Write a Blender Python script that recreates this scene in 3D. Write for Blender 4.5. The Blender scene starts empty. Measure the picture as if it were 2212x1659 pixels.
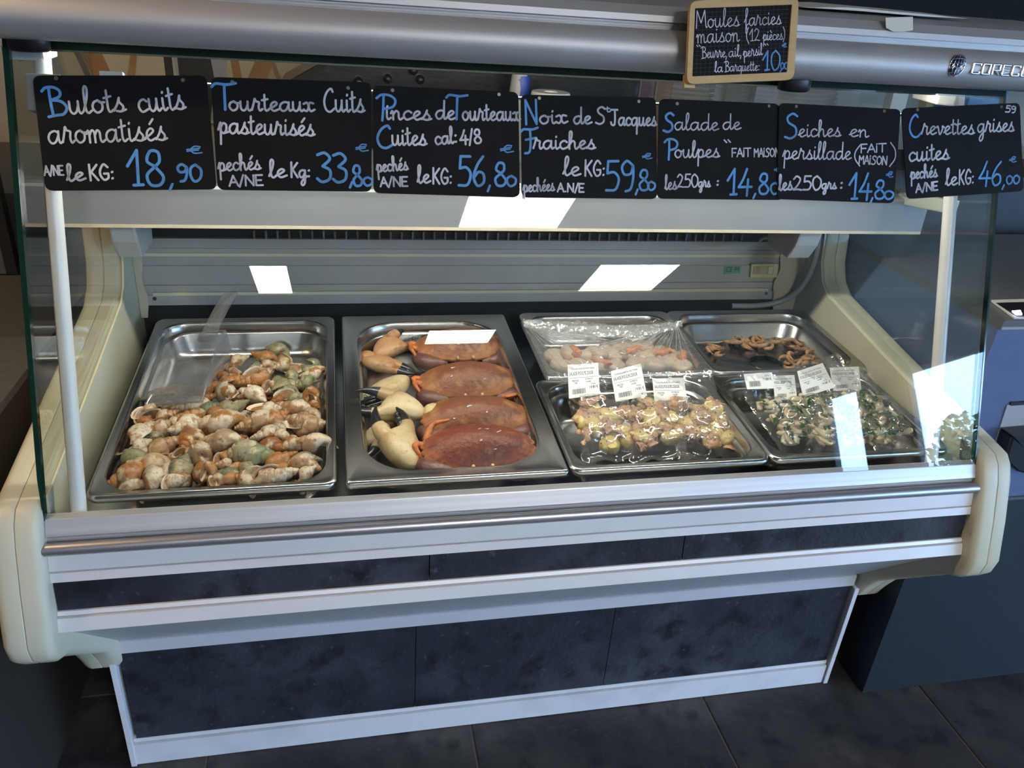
import bpy, bmesh, math, random
import numpy as np
from mathutils import Vector, Matrix, Euler, noise

random.seed(7)
rng = np.random.default_rng(11)
scene = bpy.context.scene
COL = scene.collection

# ------------------------------------------------------------------ camera
FPX = 1721.19
CAM = np.array([.3402, -1.0202, 1.3141])
YAW, PITCH, ROLL = .232, -.4708, .075
_cy, _sy, _cp, _sp = math.cos(YAW), math.sin(YAW), math.cos(PITCH), math.sin(PITCH)
FWD = np.array([_sy * _cp, _cy * _cp, _sp])
_R0 = np.array([_cy, -_sy, 0.])
_U0 = np.cross(_R0, FWD)
RGT = math.cos(ROLL) * _R0 + math.sin(ROLL) * _U0
UPV = -math.sin(ROLL) * _R0 + math.cos(ROLL) * _U0
cam_data = bpy.data.cameras.new('camera')
cam_data.sensor_width = 36
cam_data.lens = FPX * 36 / 2212
cam_data.clip_start = .02
cam = bpy.data.objects.new('camera', cam_data)
COL.objects.link(cam)
cam.matrix_world = Matrix(((RGT[0], UPV[0], -FWD[0], CAM[0]), (RGT[1], UPV[1], -FWD[1], CAM[1]),
                           (RGT[2], UPV[2], -FWD[2], CAM[2]), (0, 0, 0, 1)))
scene.camera = cam

# ------------------------------------------------------------------ world, exposure, big light settings
SKY = (.36, .60, 1.0)
SKY_STRENGTH = 14.0
LED_STRENGTH = 24.0
CASE_LAMP = 33.0
WARM_SPOT = 420.0
world = bpy.data.worlds.new('world')
scene.world = world
world.use_nodes = True
bg = world.node_tree.nodes['Background']
bg.inputs[0].default_value = (*SKY, 1)
bg.inputs[1].default_value = SKY_STRENGTH
scene.view_settings.view_transform = 'Standard'
scene.view_settings.look = 'None'
scene.view_settings.gamma = 1
scene.view_settings.use_curve_mapping = False
scene.view_settings.exposure = 1.15
cyc = scene.cycles
cyc.max_bounces = 7
cyc.diffuse_bounces = 3
cyc.glossy_bounces = 3
cyc.transmission_bounces = 6
cyc.transparent_max_bounces = 20
cyc.use_adaptive_sampling = True
cyc.adaptive_threshold = .025
cyc.caustics_reflective = False
cyc.caustics_refractive = False
cyc.sample_clamp_indirect = 4

# ------------------------------------------------------------------ helpers: pixel -> point on a known plane of the place
def ray(px, py):
    return FWD + (px - 1106) / FPX * RGT - (py - 829.5) / FPX * UPV
def on_plane(px, py, n, o):
    d = ray(px, py); n = np.array(n, float); o = np.array(o, float)
    return CAM + d * ((n @ o - n @ CAM) / (n @ d))
def at_y(px, py, y): return on_plane(px, py, (0, 1, 0), (0, y, 0))
def at_z(px, py, z): return on_plane(px, py, (0, 0, 1), (0, 0, z))
def at_x(px, py, x): return on_plane(px, py, (1, 0, 0), (x, 0, 0))
XL, XR = -.0395, 1.3388
YF, ZR, TS = -.0732, .6699, .0628          # pan front, rim height there, slope of the deck
RN = np.array([0, -TS, 1.]); RN /= np.linalg.norm(RN)
def rim(x, y, d=0.):
    return np.array([x, y, ZR + TS * (y - YF) - d])
def on_rim(px, py, d=0.):
    return on_plane(px, py, RN, rim(0, YF, d))
G0 = np.array([0, -.105, .66])
GD = np.array([0, .193, .548]); GD /= np.linalg.norm(GD)
GN = np.cross((1., 0, 0), GD)               # outward, towards the customer
def on_glass(px, py, off=0.):
    p = on_plane(px, py, GN, G0 + off * GN); return np.array([p[0], (p - G0) @ GD])
def glass_pt(x, s, off=0.):
    return G0 + np.array([x, 0, 0]) + s * GD + off * GN

# ------------------------------------------------------------------ materials
MATS = {}
def pb(name, base, rough=.5, metal=0., spec=.5, mix=None, bump=None, coat=0., trans=0., alpha=1., emit=None, aniso=0., sss=0., coords='Object', rnd=None, rim_col=None):
    """principled material; mix=(scale, colour2, lo, hi[, detail, stretch]); bump=(scale, strength); rnd = list of colours chosen per object"""
    m = bpy.data.materials.new(name); m.use_nodes = True
    nt = m.node_tree; b = nt.nodes['Principled BSDF']
    b.inputs['Base Color'].default_value = (*base, 1)
    b.inputs['Roughness'].default_value = rough
    b.inputs['Metallic'].default_value = metal
    b.inputs['Specular IOR Level'].default_value = spec
    b.inputs['Coat Weight'].default_value = coat
    b.inputs['Anisotropic'].default_value = aniso
    if sss:
        b.inputs['Subsurface Weight'].default_value = sss
        b.inputs['Subsurface Radius'].default_value = (.01, .006, .004)
        b.inputs['Subsurface Scale'].default_value = .6
    if emit:
        b.inputs['Emission Color'].default_value = (*emit[0], 1)
        b.inputs['Emission Strength'].default_value = emit[1]
    tc = nt.nodes.new('ShaderNodeTexCoord')
    col = None
    if rnd:
        oi = nt.nodes.new('ShaderNodeObjectInfo'); rp = nt.nodes.new('ShaderNodeValToRGB')
        rp.color_ramp.interpolation = 'LINEAR'
        els = rp.color_ramp.elements
        while len(els) < len(rnd): els.new(.5)
        for i, c in enumerate(rnd):
            els[i].position = i / (len(rnd) - 1); els[i].color = (*c, 1)
        nt.links.new(oi.outputs['Random'], rp.inputs[0]); col = rp.outputs[0]
        nt.links.new(col, b.inputs['Base Color'])
    mixes = mix if isinstance(mix, list) else ([mix] if mix else [])
    for mx in mixes:
        sc, c2, lo, hi = mx[:4]
        nz = nt.nodes.new('ShaderNodeTexNoise'); nz.inputs['Scale'].default_value = sc
        nz.inputs['Detail'].default_value = mx[4] if len(mx) > 4 else 4
        if len(mx) > 5:
            mp = nt.nodes.new('ShaderNodeMapping'); mp.inputs['Scale'].default_value = mx[5]
            nt.links.new(tc.outputs[coords], mp.inputs[0]); nt.links.new(mp.outputs[0], nz.inputs['Vector'])
        else:
            nt.links.new(tc.outputs[coords], nz.inputs['Vector'])
        mr = nt.nodes.new('ShaderNodeMapRange'); mr.inputs[1].default_value = lo; mr.inputs[2].default_value = hi
        nt.links.new(nz.outputs[0], mr.inputs[0])
        mxn = nt.nodes.new('ShaderNodeMix'); mxn.data_type = 'RGBA'
        nt.links.new(mr.outputs[0], mxn.inputs[0])
        if col is None: mxn.inputs[6].default_value = (*base, 1)
        else: nt.links.new(col, mxn.inputs[6])
        mxn.inputs[7].default_value = (*c2, 1)
        col = mxn.outputs[2]
        nt.links.new(col, b.inputs['Base Color'])
    if rim_col:                                    # pigment that turns to another colour towards the outline of a flat shell
        c2, sx, sy, lo, hi = rim_col
        vm = nt.nodes.new('ShaderNodeVectorMath'); vm.operation = 'MULTIPLY'; vm.inputs[1].default_value = (sx, sy, 0)
        ln = nt.nodes.new('ShaderNodeVectorMath'); ln.operation = 'LENGTH'
        nz = nt.nodes.new('ShaderNodeTexNoise'); nz.inputs['Scale'].default_value = 60; nz.inputs['Detail'].default_value = 5
        ad = nt.nodes.new('ShaderNodeMath'); ad.operation = 'ADD'
        mr = nt.nodes.new('ShaderNodeMapRange'); mr.inputs[1].default_value = lo + .5; mr.inputs[2].default_value = hi + .5
        mxn = nt.nodes.new('ShaderNodeMix'); mxn.data_type = 'RGBA'
        nt.links.new(tc.outputs['Object'], vm.inputs[0]); nt.links.new(vm.outputs[0], ln.inputs[0]); nt.links.new(tc.outputs['Object'], nz.inputs['Vector'])
        nt.links.new(ln.outputs['Value'], ad.inputs[0]); nt.links.new(nz.outputs[0], ad.inputs[1]); nt.links.new(ad.outputs[0], mr.inputs[0])
        nt.links.new(mr.outputs[0], mxn.inputs[0]); nt.links.new(col, mxn.inputs[6]); mxn.inputs[7].default_value = (*c2, 1)
        col = mxn.outputs[2]; nt.links.new(col, b.inputs['Base Color'])
    if bump:
        nz = nt.nodes.new('ShaderNodeTexNoise'); nz.inputs['Scale'].default_value = bump[0]; nz.inputs['Detail'].default_value = 5
        if len(bump) > 2:
            mp = nt.nodes.new('ShaderNodeMapping'); mp.inputs['Scale'].default_value = bump[2]
            nt.links.new(tc.outputs[coords], mp.inputs[0]); nt.links.new(mp.outputs[0], nz.inputs['Vector'])
        else:
            nt.links.new(tc.outputs[coords], nz.inputs['Vector'])
        bp_ = nt.nodes.new('ShaderNodeBump'); bp_.inputs['Strength'].default_value = bump[1]; bp_.inputs['Distance'].default_value = .002
        nt.links.new(nz.outputs[0], bp_.inputs['Height']); nt.links.new(bp_.outputs[0], b.inputs['Normal'])
    MATS[name] = m
    return m

def clear(name, tint=(.96, .985, .97), rough=0., f0=.04, milk=0., bump=None, gl=1.):
    """clear sheet: see-through with a Fresnel reflection on each face; milk adds a little diffuse haze"""
    m = bpy.data.materials.new(name); m.use_nodes = True
    nt = m.node_tree; nt.nodes.clear()
    out = nt.nodes.new('ShaderNodeOutputMaterial')
    tr = nt.nodes.new('ShaderNodeBsdfTransparent'); tr.inputs[0].default_value = (*tint, 1)
    gs = nt.nodes.new('ShaderNodeBsdfGlossy'); gs.inputs['Roughness'].default_value = rough; gs.inputs[0].default_value = (gl, gl, gl, 1)
    lw = nt.nodes.new('ShaderNodeLayerWeight'); lw.inputs[0].default_value = .5
    pw = nt.nodes.new('ShaderNodeMath'); pw.operation = 'POWER'; pw.inputs[1].default_value = 5
    ma = nt.nodes.new('ShaderNodeMath'); ma.operation = 'MULTIPLY_ADD'; ma.inputs[1].default_value = 1 - f0; ma.inputs[2].default_value = f0
    nt.links.new(lw.outputs['Facing'], pw.inputs[0]); nt.links.new(pw.outputs[0], ma.inputs[0])
    base = tr.outputs[0]
    if milk:
        df = nt.nodes.new('ShaderNodeBsdfDiffuse'); df.inputs[0].default_value = (.85, .86, .85, 1)
        m1 = nt.nodes.new('ShaderNodeMixShader'); m1.inputs[0].default_value = milk
        nt.links.new(base, m1.inputs[1]); nt.links.new(df.outputs[0], m1.inputs[2]); base = m1.outputs[0]
    mx = nt.nodes.new('ShaderNodeMixShader')
    nt.links.new(ma.outputs[0], mx.inputs[0]); nt.links.new(base, mx.inputs[1]); nt.links.new(gs.outputs[0], mx.inputs[2])
    if bump:
        tc = nt.nodes.new('ShaderNodeTexCoord'); nz = nt.nodes.new('ShaderNodeTexNoise'); nz.inputs['Scale'].default_value = bump[0]
        bn = nt.nodes.new('ShaderNodeBump'); bn.inputs['Strength'].default_value = bump[1]; bn.inputs['Distance'].default_value = .004
        nt.links.new(tc.outputs['Object'], nz.inputs['Vector']); nt.links.new(nz.outputs[0], bn.inputs['Height'])
        nt.links.new(bn.outputs[0], gs.inputs['Normal']); nt.links.new(bn.outputs[0], lw.inputs['Normal'])
    nt.links.new(mx.outputs[0], out.inputs[0])
    MATS[name] = m
    return m

M = MATS
pb('alu', (.70, .70, .71), .38, .45, mix=(3, (.52, .52, .53), .3, .7, 3, (.4, 30, 30)))
pb('alu_canopy', (.58, .575, .575), .50, .55, mix=(2.5, (.55, .545, .545), .3, .7, 3, (.3, 25, 25)))
pb('white_alu', (.80, .79, .79), .34, .15, mix=(4, (.74, .735, .74), .35, .75))
pb('grey_enamel', (.42, .455, .50), .4, .1, mix=(6, (.36, .40, .45), .3, .7))
pb('service_steel', (.30, .31, .33), .42, .3, mix=(6, (.27, .28, .30), .3, .7))
pb('band_enamel', (.58, .60, .64), .4, .1, mix=(6, (.53, .55, .59), .3, .7))
pb('skirt', (.74, .76, .79), .38, .1, mix=(9, (.58, .60, .63), .5, .8))
pb('rail_tube', (.52, .52, .54), .36, .85)
pb('cream', (.64, .615, .47), .42, mix=[(5, (.56, .53, .38), .4, .75), (40, (.40, .37, .27), .70, .80)])
pb('cream_wall', (.62, .55, .40), .5, mix=(7, (.54, .47, .33), .4, .7))
pb('back_panel', (.50, .50, .485), .42, .3, mix=[(4, (.44, .44, .42), .35, .7), (60, (.30, .28, .22), .74, .80)])
pb('back_groove', (.20, .195, .18), .5, .2)
pb('cream_strip', (.74, .68, .48), .45)
pb('black_gap', (.006, .006, .008), .6)
pb('steel', (.56, .555, .54), .24, 1., mix=(4, (.46, .455, .44), .35, .7), bump=(140, .05))
pb('steel_shaded', (.26, .255, .25), .3, 1., mix=(8, (.18, .175, .17), .4, .7))
pb('slate_tile', (.021, .0245, .034), .55, spec=.35, mix=[(6, (.060, .066, .082), .45, .78, 8), (22, (.008, .009, .013), .50, .68, 8), (70, (.065, .070, .085), .62, .74, 5)], bump=(60, 1.))
pb('floor_tile', (.038, .036, .0355), .5, spec=.35, mix=[(5, (.105, .092, .080), .46, .80, 9), (16, (.019, .019, .021), .48, .66, 9), (60, (.075, .066, .058), .62, .76, 6)], bump=(45, .8))
pb('grout', (.17, .15, .12), .9)
pb('slate_board', (.0065, .007, .008), .6, spec=.12, mix=(12, (.010, .0105, .012), .4, .7))
pb('chalk_white', (.66, .68, .76), .6, mix=(38, (.36, .38, .44), .40, .68))
pb('chalk_blue', (.095, .33, .70), .55, mix=(40, (.06, .21, .46), .45, .7))
pb('rivet', (.24, .22, .18), .35, .8)
pb('wood_frame', (.60, .40, .155), .5, mix=(9, (.66, .47, .22), .35, .7, 4, (1, 12, 12)))
pb('chrome', (.88, .90, .95), .18, .9)
pb('navy_badge', (.012, .018, .05), .12, coat=.6)
pb('paper', (.82, .82, .80), .6)
pb('paper_cream', (.80, .79, .70), .6)
pb('ink', (.03, .03, .035), .6)
pb('green_edge', (.006, .030, .020), .12, coat=.5)
pb('rubber', (.008, .006, .009), .35)
pb('white_plastic', (.72, .71, .68), .35, mix=(12, (.66, .645, .60), .4, .7))
pb('post_white', (.74, .74, .735), .3, mix=[(9, (.66, .66, .65), .4, .7), (70, (.30, .30, .30), .74, .8)])
pb('grey_plastic', (.33, .335, .33), .35)
pb('hose', (.34, .36, .37), .25, spec=.6)
pb('cable', (.62, .59, .48), .45)
pb('sticker_green', (.17, .42, .25), .5)
pb('thermo_yellow', (.74, .65, .38), .4)
pb('thermo_glass', (.33, .26, .15), .2, mix=(60, (.55, .45, .30), .4, .6))
pb('screw', (.12, .11, .10), .4, .8)
pb('lamp_tube', (1, 1, 1), .5, emit=((1, .93, .80), CASE_LAMP))
pb('led', (1, 1, 1), .5, emit=((.96, .98, 1.0), LED_STRENGTH))
clear('glass', (.955, .975, .965))
clear('glass_side', (.945, .968, .957))
clear('window_glass', (.97, .98, .98))
clear('film', (.95, .95, .945), .07, .10, .07, (55, .5))
clear('cling', (.95, .95, .95), .09, .09, .09, (60, .5))
clear('scoop_plastic', (.72, .73, .76), .10, .07, .08, (30, .1))
clear('film_fold', (.90, .90, .90), .12, .20, .32, (120, .6))
clear('tub_plastic', (.84, .85, .84), .1, .05, .06)

# ------------------------------------------------------------------ mesh helpers
class MB:
    def __init__(self): self.v = []; self.f = []; self.mi = []
    def add(self, vs, fs, mi=0):
        o = len(self.v); self.v += [tuple(map(float, p)) for p in vs]
        self.f += [tuple(i + o for i in f) for f in fs]; self.mi += [mi] * len(fs); return self
    def box(self, a, b, mi=0):
        (x0, y0, z0), (x1, y1, z1) = a, b
        return self.add([(x0, y0, z0), (x1, y0, z0), (x1, y1, z0), (x0, y1, z0), (x0, y0, z1), (x1, y0, z1), (x1, y1, z1), (x0, y1, z1)],
                        [(3, 2, 1, 0), (4, 5, 6, 7), (0, 1, 5, 4), (1, 2, 6, 5), (2, 3, 7, 6), (3, 0, 4, 7)], mi)
    def prism_x(self, prof, x0, x1, mi=0):
        """closed (y,z) outline swept along x"""
        n = len(prof)
        vs = [(x0, y, z) for y, z in prof] + [(x1, y, z) for y, z in prof]
        fs = [(i, (i + 1) % n, n + (i + 1) % n, n + i) for i in range(n)] + [tuple(range(n - 1, -1, -1)), tuple(range(n, 2 * n))]
        return self.add(vs, fs, mi)
    def prism(self, poly, off, mi=0):
        """closed 3-D polygon pushed along a vector"""
        n = len(poly); off = np.array(off, float)
        vs = [np.array(p, float) for p in poly] + [np.array(p, float) + off for p in poly]
        fs = [(i, (i + 1) % n, n + (i + 1) % n, n + i) for i in range(n)] + [tuple(range(n - 1, -1, -1)), tuple(range(n, 2 * n))]
        return self.add(vs, fs, mi)
    def loft(self, rings, cap0=True, cap1=True, mi=0, closed=True):
        n = len(rings[0]); vs = [p for r in rings for p in r]; fs = []
        for k in range(len(rings) - 1):
            for i in range(n if closed else n - 1):
                j = (i + 1) % n
                fs.append((k * n + i, k * n + j, (k + 1) * n + j, (k + 1) * n + i))
        if cap0: fs.append(tuple(range(n - 1, -1, -1)))
        if cap1: fs.append(tuple(range((len(rings) - 1) * n, len(rings) * n)))
        return self.add(vs, fs, mi)
    def tube(self, pts, r, n=8, cap=True, mi=0):
        pts = [np.array(p, float) for p in pts]
        rs = r if isinstance(r, (list, tuple)) else [r] * len(pts)
        rings = []; ref = np.array([.123, .31, .94])
        for k, p in enumerate(pts):
            d = pts[min(k + 1, len(pts) - 1)] - pts[max(k - 1, 0)]
            d = d / (np.linalg.norm(d) + 1e-12)
            a = np.cross(d, ref); a /= np.linalg.norm(a) + 1e-12; b = np.cross(d, a); ref = np.cross(a, d) if False else ref
            rings.append([p + rs[k] * (math.cos(t) * a + math.sin(t) * b) for t in [2 * math.pi * i / n for i in range(n)]])
        return self.loft(rings, cap, cap, mi)
    def build(self, name, mat, parent=None, smooth=None, bevel=0., local=False):
        me = bpy.data.meshes.new(name)
        org = np.zeros(3)
        v = np.array(self.v)
        if not local:
            if parent is not None: org = np.array(parent['_org'])
            else: org = np.array([(v[:, 0].min() + v[:, 0].max()) / 2, (v[:, 1].min() + v[:, 1].max()) / 2, v[:, 2].min()])
            v = v - org
        me.from_pydata([tuple(p) for p in v], [], self.f)
        for mm in (mat if isinstance(mat, (list, tuple)) else [mat]): me.materials.append(M[mm] if isinstance(mm, str) else mm)
        me.polygons.foreach_set('material_index', self.mi)
        bm = bmesh.new(); bm.from_mesh(me)
        if bevel:
            es = [e for e in bm.edges if len(e.link_faces) == 2 and e.calc_face_angle(0) > .6]
            bmesh.ops.bevel(bm, geom=es, offset=bevel, segments=2, profile=.6, affect='EDGES', clamp_overlap=True)
        bmesh.ops.recalc_face_normals(bm, faces=bm.faces)
        bm.to_mesh(me); bm.free()
        if smooth:
            me.shade_smooth(); me.set_sharp_from_angle(angle=math.radians(smooth))
        o = bpy.data.objects.new(name, me); COL.objects.link(o)
        o['_org'] = [float(c) for c in org]
        if parent is not None:
            o.parent = parent
            if local or parent.get('_local'): o['_local'] = 1
        elif not local:
            o.location = org
        return o

def tag(o, label, cat, group=None, kind=None):
    if label: o['label'] = label
    if cat: o['category'] = cat
    if group: o['group'] = group
    if kind: o['kind'] = kind
    return o
def thing(name, label, cat, loc=(0, 0, 0), group=None):
    o = bpy.data.objects.new(name, None); COL.objects.link(o)
    o.location = tuple(float(c) for c in loc); o['_org'] = [float(c) for c in loc]; o.empty_display_size = .05
    return tag(o, label, cat, group)
def sub_org(o, parent):
    """a part that has sub-parts keeps its parent's origin"""
    o['_org'] = list(parent['_org']); return o
def struct(o): o['kind'] = 'structure'; return o
def copy_tree(o, parent=None):
    c = o.copy(); COL.objects.link(c)
    if parent is not None: c.parent = parent
    for ch in o.children: copy_tree(ch, c)
    return c
def rrect(x0, x1, y0, y1, r, n=6):
    pts = []
    for cx, cy, a0 in ((x1 - r, y0 + r, -90), (x1 - r, y1 - r, 0), (x0 + r, y1 - r, 90), (x0 + r, y0 + r, 180)):
        for i in range(n + 1):
            a = math.radians(a0 + 90 * i / n); pts.append((cx + r * math.cos(a), cy + r * math.sin(a)))
    return pts
def text_mesh(body, size=1., extrude=0., align='LEFT'):
    cu = bpy.data.curves.new('txt', 'FONT'); cu.body = body; cu.size = size; cu.extrude = extrude; cu.align_x = align; cu.resolution_u = 2
    ob = bpy.data.objects.new('txt', cu); COL.objects.link(ob)
    dg = bpy.context.evaluated_depsgraph_get(); dg.update()
    me = bpy.data.meshes.new_from_object(ob.evaluated_get(dg))
    vs = [tuple(v.co) for v in me.vertices]; fs = [tuple(p.vertices) for p in me.polygons]
    bpy.data.objects.remove(ob); bpy.data.curves.remove(cu); bpy.data.meshes.remove(me)
    return vs, fs

# ================================================================== the room
pb('wall_cream', (.56, .50, .41), .7, mix=(3, (.40, .35, .27), .4, .7))
pb('wall_grey', (.20, .20, .21), .7)
pb('ceiling_white', (.62, .62, .60), .8)
pb('window_frame', (.10, .10, .11), .4, .4)
pb('asphalt', (.16, .16, .15), .9)
pb('bark', (.07, .05, .035), .9)
pb('leaf', (.045, .085, .03), .6, mix=(3, (.09, .13, .05), .4, .7))
pb('lamp_metal', (.10, .10, .10), .4, .6)
pb('warm_bulb', (1, 1, 1), .5, emit=((1, .66, .34), WARM_SPOT))
RX0, RX1, RY0, RY1, RH = -3.2, 6.0, -9.0, 2.0, 2.4
floor = struct(MB().box((RX0, RY0, -.1), (RX1, RY1, -.004)).build('floor', 'grout'))
PITCH_T, JO = .4915, .0045
tile_me = None
rest = MB()
for i in range(-9, 12):
    for j in range(-19, 5):
        x0, y0 = .561 + PITCH_T * i + JO / 2, -.27 + PITCH_T * j + JO / 2
        x1, y1 = x0 + PITCH_T - JO, y0 + PITCH_T - JO
        if x0 < RX0 or x1 > RX1 or y0 < RY0 or y1 > RY1: continue
        if -4 <= i <= 4 and -2 <= j <= 3:
            if tile_me is None:
                w = PITCH_T - JO; b = .0015
                mb = MB().loft([[(x, y, -.004) for x, y in rrect(0, w, 0, w, .002, 1)], [(x, y, -.0012) for x, y in rrect(0, w, 0, w, .002, 1)],
                                [(x, y, 0) for x, y in rrect(b, w - b, b, w - b, .002, 1)]], False, True)
                t = mb.build('floor_tile', 'floor_tile', local=True); tile_me = t.data
            else:
                t = bpy.data.objects.new('floor_tile', tile_me); COL.objects.link(t)
            t.parent = floor; t.location = (x0 - floor.location.x, y0 - floor.location.y, -floor.location.z + random.uniform(-.0004, .0002))
        else:
            rest.box((x0, y0, -.004), (x1, y1, 0))
o = rest.build('floor_tiles_far', 'floor_tile', floor); o['kind'] = 'stuff'
floor['_org'] = list(floor.location)
o.location = (0, 0, 0)
struct(MB().box((RX0, RY0, RH), (RX1, RY1, RH + .1)).build('ceiling', 'ceiling_white'))
struct(MB().box((RX0, RY1, -.1), (RX1, RY1 + .1, RH)).build('wall_back', 'wall_cream'))
struct(MB().box((RX0 - .1, RY0, -.1), (RX0, RY1, RH)).build('wall_left', 'wall_grey'))
struct(MB().box((RX0, RY0 - .1, -.1), (RX1, RY0, RH)).build('wall_front', 'wall_grey'))
WINS = [(-7.55, -6.9), (-6.1, -1.6)]
WTOP = 2.02
mb = MB()
ys = [RY0, WINS[0][0], WINS[0][1], WINS[1][0], WINS[1][1], RY1]
for k in (0, 2, 4): mb.box((RX1, ys[k], -.1), (RX1 + .12, ys[k + 1], RH))
for a, b_ in WINS:
    mb.box((RX1, a, WTOP), (RX1 + .12, b_, RH)); mb.box((RX1, a, -.1), (RX1 + .12, b_, .08))
struct(mb.build('wall_right', 'wall_grey'))
for k, (a, b_) in enumerate(WINS):
    w = MB()
    cuts = [a, b_] if k == 0 else [a, -4.55, -3.05, b_]
    for c in cuts: w.box((RX1 + .02, c - (.03 if c != a else 0), .08), (RX1 + .09, c + (.03 if c != b_ else 0), WTOP))
    w.box((RX1 + .02, a, WTOP - .05), (RX1 + .09, b_, WTOP)); w.box((RX1 + .02, a, .08), (RX1 + .09, b_, .14))
    wo = struct(w.build('window_%d' % (k + 1), 'window_frame'))
    for c0, c1 in zip(cuts[:-1], cuts[1:]):
        MB().box((RX1 + .05, c0 + .03, .14), (RX1 + .056, c1 - .03, WTOP - .05)).build('pane', 'window_glass', wo)
    for ch in wo.children: ch.location = (0, 0, 0)
# outdoors: pavement and trees beyond the shop window
struct(MB().box((RX1 + .12, -40, -.12), (45, 30, -.02)).build('pavement', 'asphalt'))
def tree(x, y, h, r, label):
    t = thing('tree', label, 'tree', (x, y, -.02), 'trees outside the shop window')
    tr = MB().tube([(0, 0, 0), (.05, .02, h * .3), (0, .06, h * .7)], [.13, .10, .05], 8)
    tr.v = [(a + x, b + y, c - .02) for a, b, c in tr.v]; tr.build('trunk', 'bark', t, 60)
    lf = MB(); rr = random.Random(int(x * 100))
    for _ in range(1500):
        a, u = rr.uniform(0, 6.283), rr.uniform(-1, 1)
        q = rr.uniform(.55, 1) * (1 + .25 * math.sin(3 * a) * math.cos(2 * u))
        c = np.array([x + r * q * math.sqrt(1 - u * u) * math.cos(a), y + r * q * math.sqrt(1 - u * u) * math.sin(a), h * .64 + h * .36 * q * u])
        e1 = np.array([rr.gauss(0, 1), rr.gauss(0, 1), rr.gauss(0, 1)]); e1 /= np.linalg.norm(e1)
        e2 = np.cross(e1, [rr.gauss(0, 1), rr.gauss(0, 1), rr.gauss(0, 1)]); e2 /= np.linalg.norm(e2)
        s = rr.uniform(.08, .17)
        lf.add([c - e1 * s, c + e2 * s * .5, c + e1 * s, c - e2 * s * .5], [(0, 1, 2, 3)])
    fo = lf.build('foliage', 'leaf', t); fo['kind'] = 'stuff'
tree(13.5, -10.5, 2.6, 1.5, 'short bushy tree outside beside the narrow window')
tree(15.5, -15.2, 2.9, 1.7, 'broad leafy tree outside beyond the narrow window')
tree(12.0, -7.6, 2.1, 1.3, 'low round tree outside the wide window')
tree(15.5, -5.0, 3.2, 1.8, 'tall leafy tree outside the wide window')
# ceiling lights (their mirror images lie on the sloping front glass)
def led_panel(x0, x1, y0, y1, label, key):
    t = thing('ceiling_light_%s_offscreen' % key, label, 'light', ((x0 + x1) / 2, (y0 + y1) / 2, RH - .02), 'square ceiling lights')
    f = MB(); e = .012
    for a in (((x0 - e, y0 - e), (x1 + e, y0)), ((x0 - e, y1), (x1 + e, y1 + e)), ((x0 - e, y0), (x0, y1)), ((x1, y0), (x1 + e, y1))):
        f.box((*a[0], RH - .018), (*a[1], RH))
    f.build('frame', 'white_plastic', t)
    MB().box((x0, y0, RH - .014), (x1, y1, RH - .006)).build('diffuser_%s_offscreen' % key, 'led', t)
led_panel(1.012, 1.60, -3.289, -2.70, 'square white ceiling light panel in front of the case, nearest of its row', 'aisle')
led_panel(2.079, 2.655, -4.50, -3.92, 'square white ceiling light panel towards the shop window', 'window')
led_panel(-.225, .00, -4.50, -3.94, 'narrow white ceiling light panel half hidden', 'narrow')
led_panel(1.06, 1.64, -6.02, -5.56, 'square white ceiling light panel deep in the shop', 'deep')
# warm pendant lamp beside the left end of the case
lx, ly, lz = -.80, -.20, 1.90
pt = thing('pendant_lamp_offscreen', 'dark metal pendant lamp with warm bulb over the left counter', 'lamp', (lx, ly, lz))
sh = MB()
ringz = [(.02, .13), (.04, .11), (.075, .06), (.12, .0), (.115, -.002), (.07, .055), (.035, .10)]
sh.loft([[(lx + r * math.cos(a), ly + r * math.sin(a), lz + z) for a in [6.2832 * i / 20 for i in range(20)]] for r, z in ringz], True, False)
sh.build('shade', 'lamp_metal', pt, 50)
MB().tube([(lx, ly, lz + .13), (lx, ly, RH)], .004, 6).build('cord', 'rubber', pt)
bz = MB().loft([[(lx + r * math.cos(a), ly + r * math.sin(a), lz + z) for a in [6.2832 * i / 14 for i in range(14)]] for r, z in ((.012, .085), (.022, .06), (.03, .035), (.022, .012), (.006, .004))], True, True)
bz.build('bulb_offscreen', 'warm_bulb', pt, 60)
# ================================================================== refrigerated display case
case = thing('display_case', 'refrigerated fish display case with sloping glass, silver canopy and cream end panels', 'display case', (.65, .2, 0))
def part(mb, name, mat, smooth=None, bevel=0., parent=None):
    return sub_org(mb.build(name, mat, parent or case, smooth, bevel), parent or case)
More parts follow.
